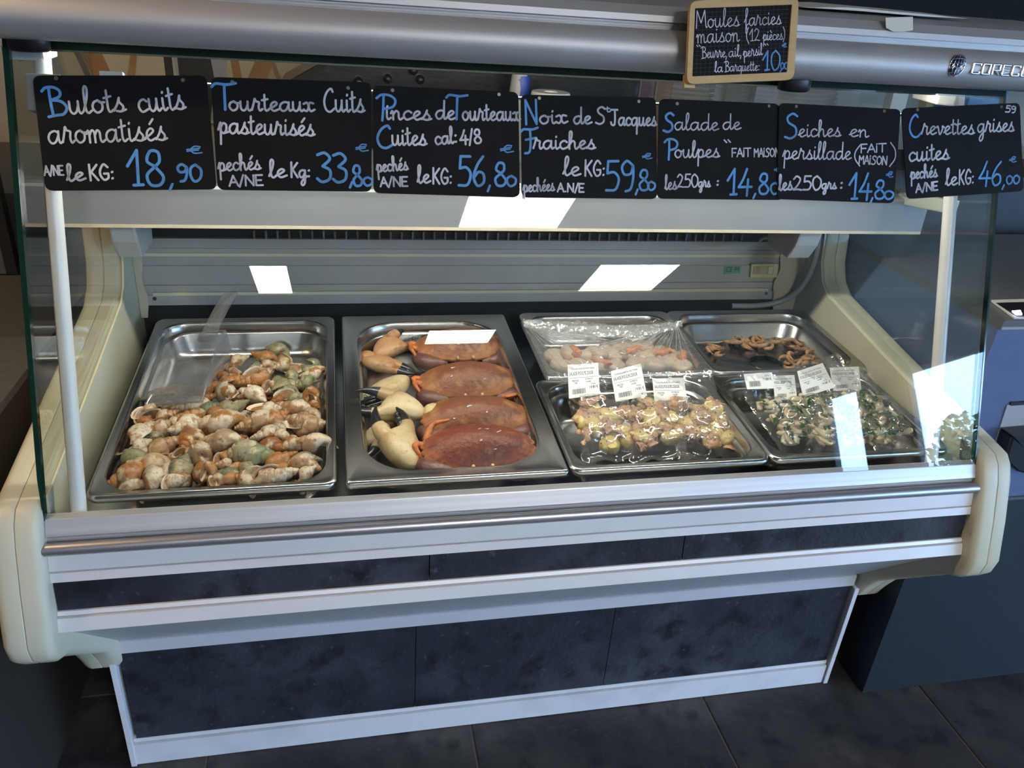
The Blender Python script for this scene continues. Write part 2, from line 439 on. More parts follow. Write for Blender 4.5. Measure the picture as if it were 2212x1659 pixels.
# --- end panels (two shells each, seam between)
PROF = [(-.085, .684), (.19, .730), (.385, .766), (.415, .785), (.435, .82), (.455, .93), (.55, .93), (.55, .245), (.105, .245),
        (.075, .236), (.05, .245), (.036, .275), (.015, .312), (-.125, .448), (-.148, .462), (-.163, .480), (-.168, .505), (-.150, .575), (-.130, .640), (-.118, .666), (-.104, .680)]
def inset(prof, d):
    c = np.array(prof); n = len(c); out = []
    for i in range(n):
        e1 = c[i] - c[i - 1]; e2 = c[(i + 1) % n] - c[i]
        n1 = np.array([e1[1], -e1[0]]) / np.linalg.norm(e1); n2 = np.array([e2[1], -e2[0]]) / np.linalg.norm(e2)
        b = n1 + n2; b /= np.linalg.norm(b) + 1e-9
        out.append(tuple(c[i] + b * d / max(.5, b @ n1)))
    return out
for s, x in ((-1, XL), (1, XR)):
    def shell(name, xa, xb, r, parent=None, d=0., mat='cream'):
        p = inset(PROF, d); mb = MB()
        r0, r1 = r
        sec = [(xa, r0)] + [(xa + s * r0 * (1 - math.cos(q * math.pi / 2)), r0 * (1 - math.sin(q * math.pi / 2))) for q in (.25, .5, .75, 1)]
        sec += [(xb - s * r1 * (1 - math.cos(q * math.pi / 2)), r1 * (1 - math.sin(q * math.pi / 2))) for q in (1, .75, .5, .25)] + [(xb, r1)]
        rings = [[(xx, y, z) for y, z in inset(p, dd)] for xx, dd in sec]
        mb.loft(rings)
        return part(mb, name, mat, 40, parent=parent)
    ep = shell('end_panel', x, x + s * .0295, (.011, .0012))
    shell('outer_cap', x + s * .0302, x + s * .062, (.0012, .016), ep)
    sub_org(ep, case)
    # inner lining below the glass, same cream as the end panel
    part(MB().prism_x([(-.10, .585), (-.085, .683), (.19, .7286), (.385, .764), (.415, .784), (.435, .82), (.455, .93), (.545, .93), (.545, .585)], x, x - s * .003), 'side_lining', 'cream')
    # side glass standing in the groove of the end panel
    xs = x - s * .001
    pr_ = [(-.082, .690), (.19, .733), (.385, .770), (.43, .84), (.45, 1.205), (.099, 1.205)]
    mb = MB(); mb.prism_x(pr_, xs, xs + s * .006)
    part(mb, 'side_glass', ['glass_side', 'green_edge'])
# --- front glass (slab with green edges)
gp = [(XL + .0005, .0), (XL - .0035, .055), (XL - .0003, .589), (XR + .0006, .589), (XR, .0)]
mb = MB().prism([glass_pt(x, s_, 0) for x, s_ in gp], -GN * .008)
mb.mi = [1, 1, 1, 1, 1, 0, 0]
mb.mi[4] = 0
part(mb, 'front_glass', ['glass', 'green_edge'])
# dark green edges of the thick glass: top and both ends
part(MB().prism([glass_pt(XL, .5745, .0008), glass_pt(XR, .5745, .0008), glass_pt(XR, .589, .0008), glass_pt(XL, .589, .0008)], -GN * .010), 'glass_top_edge', 'green_edge')
part(MB().prism([glass_pt(XL - .0004, .0, .0006), glass_pt(XL + .0015, .0, .0006), glass_pt(XL + .0020, .055, .0006), glass_pt(XL + .0062, .574, .0006), glass_pt(XL - .0006, .574, .0006), glass_pt(XL - .0038, .055, .0006)], -GN * .0092), 'glass_end_edge', 'green_edge')
part(MB().prism([glass_pt(XR - .0022, .0, .0006), glass_pt(XR + .0004, .0, .0006), glass_pt(XR + .0008, .574, .0006), glass_pt(XR - .0030, .574, .0006)], -GN * .0092), 'glass_end_edge', 'green_edge')
# --- posts behind the glass
for x in (-.005, 1.2735):
    pts = [glass_pt(x, s_, -.022) for s_ in (.0, .20, .40, .60)]
    part(MB().tube(pts, .0098, 14), 'post', 'post_white', 60)
for x in (-.004,):
    a = glass_pt(x, .50, -.022); b_ = glass_pt(x, .535, -.022)
    part(MB().prism([glass_pt(x - .017, .505, -.006), glass_pt(x + .022, .505, -.006), glass_pt(x + .022, .548, -.006), glass_pt(x - .017, .548, -.006)], -GN * .03), 'post_clamp', 'grey_plastic', None, .002)
    part(MB().tube([glass_pt(-.02, .545, -.012), glass_pt(1.31, .545, -.012)], .0022, 6), 'sign_rod', 'steel')
    part(MB().prism([glass_pt(.062, .545, -.004), glass_pt(.088, .545, -.004), glass_pt(.088, .5535, -.004), glass_pt(.062, .5535, -.004)], -GN * .010), 'rod_clip', 'white_plastic')
# --- lower front: glass rail, bumper tube, fascia, tile strip, lower profile
E_ = .0005
part(MB().prism_x([(-.105, .662), (-.1145, .641), (-.108, .635), (-.085, .632), (-.085, .650), (-.094, .664)], XL + E_, XR - E_), 'glass_rail', 'alu', None, .0012)
part(MB().prism_x([(-.108, .640), (-.112, .618), (-.09, .612), (-.085, .640)], XL + E_, XR - E_), 'rail_groove', 'alu')
yc, zc, rb = -.1205, .6265, .0088
tube_p = [(yc + rb * math.cos(t), zc + rb * math.sin(t)) for t in np.linspace(-.5 * math.pi - .2, -1.75 * math.pi, 14)]
part(MB().prism_x(tube_p, XL - .003, XR + .001), 'bumper_tube', 'rail_tube', 40)
part(MB().prism_x([(-.119, .619), (-.1235, .606), (-.105, .60), (-.10, .62)], XL + E_, XR - E_), 'bumper_base', 'rail_tube')
part(MB().prism_x([(-.1215, .6165), (-.1262, .5953), (-.1215, .5950), (-.1215, .5934), (-.1272, .5930), (-.1305, .5805), (-.118, .579), (-.11, .616)], XL + E_, XR - E_), 'fascia', 'white_alu')
jx = [XL, .4502, .8396, XR]
for k in range(3):
    part(MB().prism_x([(-.1245, .5795), (-.1300, .5318), (-.118, .531), (-.112, .58)], jx[k] + .0008, jx[k + 1] - .0008), 'strip_tile', 'slate_tile')
part(MB().prism_x([(-.1325, .5335), (-.1352, .5285), (-.1310, .5280), (-.1310, .5264), (-.1380, .5260), (-.1438, .5076), (-.13, .5060), (-.118, .533)], XL + E_, XR - E_), 'lower_profile', 'white_alu')
part(MB().prism_x([(-.136, .5068), (.058, .2940), (.07, .2945), (-.12, .51)], XL + E_, XR - E_), 'underside', 'band_enamel')
# --- plinth
PL, PR_ = -.0486, 1.3325
part(MB().prism_x([(.0540, .2945), (.0535, .2690), (.07, .2690), (.07, .2945)], PL, PR_), 'plinth_band', 'band_enamel')
pxj = [PL + .004, .4514, .8286, PR_ - .004]
for k in range(3):
    part(MB().box((pxj[k] + .0007, .0565, .059), (pxj[k + 1] - .0007, .068, .2692)), 'plinth_tile', 'slate_tile')
part(MB().prism_x([(.0555, .0610), (.0545, .0535), (.0600, .0530), (.0600, .0510), (.0505, .0505), (.0500, .0015), (.066, .0015), (.066, .061)], PL, PR_ - .003), 'skirting', 'skirt')
for x0, x1 in ((PL - .010, PL - .0005), (PR_ - .0005, PR_ + .009)):
    part(MB().box((x0, .046, .001), (x1, .075, .266)), 'corner_strip', 'skirt', None, .001)
part(MB().box((PL, .068, .001), (PR_, .54, .30)), 'plinth_body', 'black_gap')
# --- deck, inner front, back
part(MB().prism_x([(-.088, .598), (.495, .632), (.495, .55), (-.088, .55)], XL + .002, XR - .002), 'deck', 'steel')
part(MB().prism_x([(-.094, .655), (-.084, .650), (-.084, .56), (-.094, .56)], XL + .002, XR - .002), 'inner_front', 'steel')
part(MB().box((XL + .002, .515, .60), (XR - .002, .535, .93)), 'rear_void', 'black_gap')
bpn = MB().prism_x([(.500, .7125), (.500, .7235), (.4975, .7245), (.4975, .7330), (.5005, .7335), (.5005, .7400), (.4985, .7405), (.4985, .7530), (.5025, .7535), (.5025, .7585), (.4990, .7590),
                    (.4990, .7915), (.5015, .7920), (.5015, .8000), (.4985, .8005), (.4985, .8255), (.503, .826), (.503, .830), (.499, .8305), (.499, .8445), (.512, .8445), (.512, .7125)], XL + .004, XR - .004)
bp_o = part(bpn, 'back_panel', 'back_panel')
for z0, z1, xa, xb in ((.8115, .8172, XL + .006, XR - .006), (.7335, .7397, XL + .03, XR - .075)):
    part(MB().box((xa, .4955, z0), (xb, .5, z1)), 'cream_strip', 'cream_strip', parent=bp_o)
for z0, z1 in ((.8258, .8300), (.7537, .7585)):
    part(MB().box((XL + .004, .5008, z0), (XR - .004, .5032, z1)), 'groove', 'back_panel', parent=bp_o)
for x in (-.008, 1.262):
    part(MB().tube([(x, .4975, .7275), (x, .4955, .7275)], .0035, 10), 'screw', 'screw', parent=bp_o)
for x0, x1 in ((XL + .004, XL + .018), (XR - .062, XR - .004)):
    wv = [(x0 if x0 < 0 else x0 + .004 * math.sin(z * 90), z) for z in np.linspace(.712, .87, 12)]
    far = x1 if x0 > 0 else x0
    if x0 > 0:
        poly = [(x, .4935, z) for x, z in wv] + [(x1, .4935, .87), (x1, .4935, .69), (x0 + .01, .4935, .69)]
    else:
        wv = [(x1 + .003 * math.sin(z * 80), z) for z in np.linspace(.69, .87, 12)]
        poly = [(x, .4935, z) for x, z in wv] + [(x0, .4935, .87), (x0, .4935, .69)]
    part(MB().prism(poly, (0, .003, 0)), 'corner_filler', 'cream_wall')
# evaporator fins behind the slot
part(MB().box((XL + .004, .508, .845), (XR - .004, .514, .93)), 'slot_back', 'black_gap')
fins = MB()
for k in range(52):
    x = .18 + k * .0212
    if x > XR - .16: break
    fins.box((x, .500, .843), (x + .0035, .512, .86))
fo = part(fins, 'coil_fins', 'back_groove'); fo['kind'] = 'stuff'
# sticker and thermometer
st = part(MB().prism([at_y(1565, 575, .4985), at_y(1601, 573, .4985), at_y(1599, 590, .4985), at_y(1563, 592, .4985)], (0, -.0006, 0)), 'sticker', 'sticker_green', parent=bp_o)
c0 = at_y(1567, 587, .4976); c1 = at_y(1596, 585, .4976)
vs, fs = text_mesh('CE 99', 1.0)
wmax = max(v[0] for v in vs); sc_ = (c1[0] - c0[0]) / wmax
part(MB().add([(c0[0] + v[0] * sc_, .4975, c0[2] + v[1] * sc_ * 1.25) for v in vs], fs), 'sticker_print', 'ink', parent=bp_o)
th = [at_y(1621, 569, .4985), at_y(1679, 568, .4985), at_y(1676, 598, .4985), at_y(1618, 598, .4985)]
tho = part(MB().prism(th, (0, -.006, 0)), 'thermometer', 'thermo_yellow', None, .0015, parent=bp_o)
th2 = [at_y(1628, 575, .492), at_y(1672, 574.5, .492), at_y(1670, 592, .492), at_y(1626, 592.5, .492)]
part(MB().prism(th2, (0, -.001, 0)), 'thermometer_dial', 'thermo_glass', parent=bp_o)
th3 = [at_y(1660, 575.5, .491), at_y(1671, 575.2, .491), at_y(1669, 591, .491), at_y(1658, 591.5, .491)]
part(MB().prism(th3, (0, -.001, 0)), 'thermometer_button', 'cream_strip', parent=bp_o)
# --- service top above the back panel and its brackets
SY = .300
SX0, SX1 = -.0843, 1.4418
part(MB().prism_x([(SY, .928), (SY + .0005, .986), (SY + .004, .990), (.60, .994), (.60, .94), (SY + .012, .926)], SX0, SX1), 'service_top', 'service_steel')
part(MB().prism_x([(SY - .0006, .9232), (SY - .0006, .9285), (SY + .01, .9285), (SY + .01, .9232)], SX0, SX1), 'top_lip', 'cream_wall')
part(MB().prism_x([(SY + .05, .9135), (SY + .05, .924), (SY + .07, .924), (SY + .07, .9135)], SX0 + .10, SX1 - .13), 'top_channel', 'back_panel')
part(MB().prism_x([(.285, .999), (.285, 1.005), (.58, 1.007), (.58, 1.001)], SX0 + .02, SX1 - .05), 'glass_shelf', ['glass_side'])
for sx, px0, px1 in ((1, 243, 300), (-1, 1716, 1765)):
    a = at_y(px0, 500, .36)[0]; b_ = at_y(px1, 500, .36)[0]
    mb = MB()
    prf = [(.335, .93), (.345, .885), (.365, .853), (.45, .853), (.47, .93)]
    mb.prism_x(prf, a, b_)
    part(mb, 'bracket', 'white_plastic', None, .004)
# right-hand hinged arms
for pts, w in (([(2052, 446, .16), (1955, 428, .33)], .011), ([(2046, 213, .10), (1990, 200, .30)], .010)):
    p0, p1 = at_y(*pts[0]), at_y(*pts[1])
    d = p1 - p0; d /= np.linalg.norm(d); a = np.cross(d, (0, 0, 1)); a /= np.linalg.norm(a)
    mb = MB().prism([p0 - a * w * 1.3 - np.array((0, 0, w)), p0 + a * w * 1.3 - np.array((0, 0, w)), p0 + a * w * 1.3 + np.array((0, 0, w)), p0 - a * w * 1.3 + np.array((0, 0, w))], p1 - p0)
    part(mb, 'support_arm', 'white_plastic', None, .002)
# --- canopy
def spline2(pts, n):
    P = [np.array(p, float) for p in pts]; P = [2 * P[0] - P[1]] + P + [2 * P[-1] - P[-2]]; out = []
    for k in range(1, len(P) - 2):
        for i in range(n):
            t = i / n
            out.append(.5 * ((2 * P[k]) + (-P[k - 1] + P[k + 1]) * t + (2 * P[k - 1] - 5 * P[k] + 4 * P[k + 1] - P[k + 2]) * t * t + (-P[k - 1] + 3 * P[k] - 3 * P[k + 1] + P[k + 2]) * t ** 3))
    out.append(P[-2]); return out
CX0, CX1 = -.16, 1.50
_f = [(.060, 1.2135), (.048, 1.2165), (.039, 1.2235), (.0335, 1.2325), (.0320, 1.2420), (.0350, 1.2520), (.0420, 1.2605), (.0500, 1.2650), (.0560, 1.2665)]
_fs = [tuple(p) for p in spline2(_f, 5)]
can = [(.088, 1.211)] + _fs + [
       (.0640, 1.2665), (.0640, 1.2755), (.0560, 1.2755), (.0575, 1.2830), (.0680, 1.2940), (.0900, 1.3005), (.30, 1.306), (.30, 1.25), (.10, 1.25), (.096, 1.222)]
co = part(MB().prism_x(can, CX0, CX1), 'canopy', 'alu_canopy', 24)
for zz in (1.2690, 1.2725):
    part(MB().box((CX0 + .001, .0595, zz - .0007), (CX1 - .001, .066, zz + .0012)), 'canopy_groove', 'alu_canopy', parent=co)
part(MB().box((CX0 + .002, .0615, 1.2662), (CX1 - .002, .067, 1.2760)), 'groove_lining', 'alu_canopy', parent=co)
# name plate on the canopy: round badge and chrome letters
pn = np.array([0, -.985, .17]); po = np.array([0, .0315, 1.238])
def can_pt(px, py, lift=0.): return on_plane(px, py, pn, po) + np.array([0, -lift, 0])
bc = can_pt(2067, 141); bx_, bu = np.array([1., 0, 0]), np.array([0, .17, .985])
rx_, ry_ = .0128, .0150
def badge_pt(u, v, l): return bc + bx_ * (u * rx_ + .22 * v * rx_) + bu * v * ry_ + pn * (-.0) + np.array([0, -l, 0])
dome = [[badge_pt(q * math.cos(t), q * math.sin(t), -.001 + .005 * math.sqrt(max(0, 1 - q * q * .96))) for t in np.linspace(0, 6.2832, 28, endpoint=False)] for q in (1., .97, .85, .65, .4, .15)]
bo = part(MB().loft(dome), 'badge', 'navy_badge', 50, parent=co)
net = MB()
def net_line(f):
    net.tube([badge_pt(*f(t), -.001 + .0052 * math.sqrt(max(0, 1 - (f(t)[0] ** 2 + f(t)[1] ** 2) * .96)) + .0002) for t in np.linspace(-1, 1, 15)], .00042, 5)
for lo in (-.95, -.6, -.2, .2, .6, .95):
    net_line(lambda t, lo=lo: (lo * math.cos(t * 1.45), math.sin(t * 1.45) * .99))
for la in (-.7, -.3, .1, .5, .85):
    w_ = math.sqrt(max(0, 1 - la * la)) * .98
    net_line(lambda t, la=la, w_=w_: (t * w_, la + .12 * (1 - t * t)))
part(net, 'badge_net', 'chrome', 50, parent=co)
BL = {'C': [[(1, .8), (1, 1), (0, 1), (0, 0), (1, 0), (1, .2)]], 'O': [[(0, 0), (0, 1), (1, 1), (1, 0), (0, 0)]],
      'R': [[(0, 0), (0, 1), (1, 1), (1, .45), (.05, .45)], [(.35, .45), (1, -.02)]], 'E': [[(1, 1), (0, 1), (0, 0), (1, 0)], [(0, .52), (.85, .52)]]}
x0_ = can_pt(2097, 158); x1_ = can_pt(2211, 163.5)
step = (x1_[0] - x0_[0]) / 5.35
lett = MB()
for k, ch in enumerate('CORECCO'):
    for stq in BL[ch]:
        pts = [x0_ + bx_ * (k * step + u * step * .70 + .0014 * v) + bu * (v * .0132) + np.array([0, -.0014, 0]) for u, v in stq]
        for a, b_ in zip(pts[:-1], pts[1:]): lett.tube([a, b_], .0018, 8)
part(lett, 'name_lettering', 'chrome', 50, parent=co)
# torn strip of tape on the canopy, paper sheet lying on top
tp = [at_y(1912, 38, .0575), at_y(1971, 36, .0575), at_y(1971, 65, .0555), at_y(1950, 69, .0555), at_y(1928, 68, .0555), at_y(1913, 60, .0555)]
part(MB().prism(tp, (0, -.0012, 0)), 'tape', 'paper_cream', parent=co)
pp = [at_y(1735, 22, .085), at_y(1830, 22, .085), at_y(1990, 36, .085), at_y(2090, 46, .085), at_y(1990, 41, .085), at_y(1850, 29, .085)]
for q in pp: q[2] += .0035
tag(MB().prism(pp, (0, .10, .003)).build('paper_sheet', 'paper'), 'thin white paper sheet lying on top of the canopy', 'paper')
# glass holders under the canopy
for px, py, w in ((62, 92, .024), (1716, 182, .026)):
    c = at_y(px, py, .075)
    ring = lambda r, dz: [(c[0] + r * math.cos(t) * (w / .024), c[1] + r * .6 * math.sin(t), c[2] + dz) for t in np.linspace(0, 6.2832, 18, endpoint=False)]
    part(MB().loft([ring(.022, .012), ring(.0238, .004), ring(.0225, -.007), ring(.019, -.0095)]), 'glass_holder', 'rubber', 50)
c = at_y(50, 118, .10)
part(MB().box((c[0] - .022, .095, c[2] - .006), (c[0] + .024, .15, c[2] + .010)), 'holder_block', 'white_plastic', None, .003)
c2 = at_y(80, 102, .10)
part(MB().prism([at_y(40, 96, .16), at_y(140, 105, .16), at_y(85, 124, .16), at_y(40, 135, .16)], (0, .01, 0)), 'holder_plate', 'grey_enamel')
# fluorescent tube inside the canopy
part(MB().tube([(.02, .125, 1.236), (1.30, .125, 1.236)], .011, 12), 'lamp_tube', 'lamp_tube', 50)
# hose and cable at the right end
def smooth_path(pts, n=8):
    P = [np.array(p, float) for p in pts]; P = [2 * P[0] - P[1]] + P + [2 * P[-1] - P[-2]]; out = []
    for k in range(1, len(P) - 2):
        for i in range(n):
            t = i / n
            out.append(.5 * ((2 * P[k]) + (-P[k - 1] + P[k + 1]) * t + (2 * P[k - 1] - 5 * P[k] + 4 * P[k + 1] - P[k + 2]) * t * t + (-P[k - 1] + 3 * P[k] - 3 * P[k + 1] + P[k + 2]) * t ** 3))
    out.append(P[-2]); return out
hp = [at_y(1771, 492, .40), at_y(1767, 520, .42), at_y(1760, 560, .44), at_y(1745, 600, .455), at_y(1722, 630, .47), at_y(1690, 650, .48), at_y(1640, 660, .485), at_y(1580, 661, .49)]
tag(MB().tube(smooth_path(hp), .0062, 10).build('drain_hose', 'hose', None, 60), 'grey plastic hose curving down the right inner corner of the case', 'hose')
cp = [at_y(1640, 522, .50), at_y(1650, 514, .49), at_y(1668, 515, .485), at_y(1692, 533, .48), at_y(1718, 549, .475)]
part(MB().tube(smooth_path(cp), .0034, 8), 'cable', 'cable', 60)
# ================================================================== slate price signs with handwriting
def G(adv, *strokes):
    return adv, [[tuple(map(float, p.split(','))) for p in s.split()] for s in strokes]
BOWL = '.86,.86 .58,1 .22,.82 .08,.4 .28,.03 .6,.15 .86,.7'
FONT = {
 'a': G(1.12, BOWL, '.87,.98 .84,.4 .93,.04 1.12,.16'), 'c': G(.86, '.78,.82 .52,1 .2,.8 .1,.4 .34,.02 .86,.22'),
 'd': G(1.12, BOWL, '.88,2.1 .85,.9 .85,.3 .93,.04 1.12,.16'), 'e': G(.86, '0,.25 .38,.48 .68,.8 .5,1 .22,.78 .14,.36 .38,.02 .86,.22'),
 'f': G(.72, '0,.5 .38,1.2 .56,1.95 .42,2.25 .28,1.8 .27,.5 .24,-.7 .36,-1.0 .48,-.6 .36,0 .72,.3'),
 'g': G(1.12, BOWL, '.87,.98 .86,.1 .78,-.75 .5,-1.05 .34,-.75 .62,-.25 1.12,.2'),
 'h': G(1.06, '0,.2 .34,1.2 .42,1.95 .28,2.12 .18,1.7 .16,0', '.17,.5 .45,.96 .68,.82 .7,.3 .82,.02 1.06,.2'),
 'i': G(.52, '.18,1 .17,.3 .28,.02 .52,.2', '.22,1.42 .25,1.5'), 'l': G(.56, '0,.2 .32,1.2 .42,1.95 .29,2.15 .17,1.7 .16,.4 .3,.02 .56,.2'),
 'm': G(1.42, '0,.7 .14,.98 .2,.6 .2,0', '.2,.55 .42,.97 .6,.8 .62,0', '.62,.55 .84,.97 1.02,.8 1.04,.25 1.16,.02 1.42,.2'),
 'n': G(1.06, '0,.7 .14,.98 .2,.6 .2,0', '.2,.55 .46,.97 .68,.8 .7,.25 .82,.02 1.06,.2'),
 'o': G(.95, '.5,1 .2,.82 .1,.4 .36,.02 .72,.22 .78,.7 .5,1 .66,.84 .95,.82'),
 'p': G(1.02, '0,.35 .26,1.08 .25,.5 .2,-1.05', '.25,.6 .5,1 .78,.84 .76,.3 .52,.02 .3,.16', '.52,.02 1.02,.18'),
 'q': G(1.12, BOWL, '.87,.98 .86,0 .83,-1.05', '.85,-.25 1.12,.2'), 'r': G(.92, '0,.1 .2,.85 .3,1.32 .4,1.04 .56,.98 .66,.88 .6,.4 .7,.03 .92,.2'),
 's': G(.86, '0,.1 .3,.62 .48,1.12', '.48,1.12 .46,.8 .7,.4 .54,.04 .2,.08', '.56,.04 .86,.16'),
 't': G(.6, '.24,1.75 .22,.9 .22,.3 .34,.02 .6,.2', '0,1.15 .5,1.28'), 'u': G(1.06, '.12,1 .12,.3 .32,.02 .56,.2 .72,.7', '.73,1 .72,.3 .84,.02 1.06,.2'),
 'v': G(.95, '0,.85 .18,.95 .36,.15 .5,.05 .74,.65 .72,1 .95,.85'), 'x': G(.95, '0,.82 .3,.95 .42,.5 .26,.05 .05,.1', '.86,.88 .56,.95 .44,.5 .6,.03 .95,.2'),
 'A': G(1.05, '0,0 .5,2', '.5,2 1,0', '.18,.7 .85,.72'),
 'B': G(1.35, '.42,1.98 .40,1 .42,.05', '0,1.75 .25,1.98 .7,1.98 1.02,1.7 .95,1.3 .45,1.08', '.45,1.08 1.0,.95 1.28,.5 1.05,.05 .6,-.02 .15,-.1'),
 'C': G(1.2, '1.05,1.72 .88,1.98 .45,1.65 .16,.9 .3,.2 .7,-.02 1.2,.3'), 'E': G(.95, '.1,2 .1,0', '.1,2 .85,2', '.1,1 .7,1', '.1,0 .85,0'),
 'F': G(1.2, '0,1.8 .2,2 .75,1.9 1.15,2.02', '.62,1.95 .55,.6 .4,-.25 .1,-.35', '.25,.95 .95,1.05'),
 'f_': G(.95, '.1,2 .1,0', '.1,2 .85,2', '.1,1 .7,1'),
 'G': G(1.15, '1,1.6 .6,1.98 .18,1.3 .15,.6 .5,.02 .95,.25 1.0,.8', '1.0,.8 .55,.8'), 'I': G(.4, '.15,2 .15,0'),
 'i_': G(.4, '.15,1.5 .15,0', '.15,1.9 .17,2'), 'J': G(1.2, '.1,1.98 1.1,1.98', '.7,1.95 .7,.5 .55,.05 .2,.1 .1,.4'),
 'K': G(1.1, '.15,2 .12,0', '.95,1.95 .2,.95', '.3,1.05 .95,.0'), 'M': G(1.5, '.05,0 .2,2', '.2,2 .68,.6', '.68,.6 1.2,2', '1.2,2 1.28,.5 1.35,.05 1.5,.15'),
 'm_': G(1.25, '.08,0 .12,1.9', '.12,1.9 .55,1', '.55,1 1,1.9', '1,1.9 1.1,0'), 'N': G(1.2, '.1,0 .15,2', '.15,2 1,0', '1,0 1.05,2'), 'O': G(1.25, '.6,2 .18,1.5 .15,.6 .55,.02 1.0,.5 1.05,1.4 .6,2'),
 'P': G(1.2, '.42,1.95 .38,.9 .32,0', '0,1.7 .3,1.98 .8,1.95 1.1,1.6 .95,1.1 .4,.9'), 'S': G(1.15, '1.05,1.75 .75,2 .35,1.75 .4,1.3 .85,.85 .85,.25 .45,-.02 .05,.15'),
 'T': G(1.15, '0,1.8 .2,2.02 .7,1.92 1.15,2', '.6,1.95 .55,1 .5,0'), 't_': G(1.05, '0,2 1,2', '.5,2 .5,0'), 'H': G(1.1, '.1,2 .1,0', '1,2 1,0', '.1,1 1,1'),
 '0': G(1.15, '.6,2 .2,1.6 .12,.8 .35,.08 .65,.02 1,.5 1.05,1.4 .6,2'), '1': G(.95, '.1,1.1 .65,2', '.65,2 .6,.05', '.35,.02 .85,.05'),
 '2': G(1.1, '.1,1.6 .45,2 .85,1.6 .6,.8 .1,.05', '.1,.05 .5,.12 1,.02'), '3': G(1.1, '.1,1.85 .6,2 .95,1.6 .45,1.08', '.45,1.08 .95,.8 .9,.2 .4,-.02 .05,.2'),
 '4': G(1.15, '.7,2 .4,1.2 .05,.6', '.05,.6 1.1,.62', '.8,1.2 .72,-.05'), '5': G(1.1, '.3,2 1.0,2', '.3,2 .22,1.2', '.22,1.2 .7,1.25 1.0,.8 .75,.1 .1,.05'),
 '6': G(1.1, '.85,2 .4,1.4 .12,.6 .4,.02 .85,.25 .85,.8 .5,.95 .15,.6'), '8': G(1.15, '.6,1.08 .2,1.4 .4,1.95 .8,1.9 .85,1.4 .6,1.08 .15,.6 .3,.05 .8,.05 1.0,.5 .6,1.08'),
 '9': G(1.1, '.9,1.7 .5,2 .15,1.6 .3,1.1 .75,1.15 .92,1.7 .9,.8 .7,.1 .35,-.05'), ',': G(.5, '.25,.15 .1,-.45'), '.': G(.5, '.2,.02 .26,.08'),
 ':': G(.55, '.22,.15 .28,.2', '.25,.95 .31,1.0'), '/': G(.7, '.6,2.1 .1,-.2'), '(': G(.55, '.5,2.3 .15,1.4 .15,.5 .5,-.4'), ')': G(.55, '.05,2.3 .4,1.5 .42,.5 .05,-.4'),
 '"': G(.6, '.05,2.1 .2,1.7', '.3,2.15 .45,1.75'), ' ': (.62, []),
 'E€': G(1., ''), '€': G(1.2, '1.0,1.75 .6,1.9 .3,1.2 .5,.3 1.1,.35', '0,1.2 .95,1.4', '0,.8 .85,1.0'),
}
FONT['é'] = (FONT['e'][0], FONT['e'][1] + [[(.45, 1.35), (.75, 1.75)]])
FONT['è'] = (FONT['e'][0], FONT['e'][1] + [[(.6, 1.35), (.3, 1.75)]])
def spline(pts, n=7):
    if len(pts) == 2: return [np.array(pts[0]), np.array(pts[1])]
    P = [np.array(p, float) for p in pts]; P = [2 * P[0] - P[1]] + P + [2 * P[-1] - P[-2]]; out = []
    for k in range(1, len(P) - 2):
        for i in range(n):
            t = i / n
            out.append(.5 * ((2 * P[k]) + (-P[k - 1] + P[k + 1]) * t + (2 * P[k - 1] - 5 * P[k] + 4 * P[k + 1] - P[k + 2]) * t * t + (-P[k - 1] + 3 * P[k] - 3 * P[k + 1] + P[k + 2]) * t ** 3))
    out.append(P[-2]); return out
def glyphs(text, caps=False):
    out = []
    for ch in text:
        key = ch
        if caps and ch in ('F', 'T', 'M'): key = ch.lower() + '_'
        if caps and ch == 'i': key = 'i_'
        out.append(FONT[key])
    return out
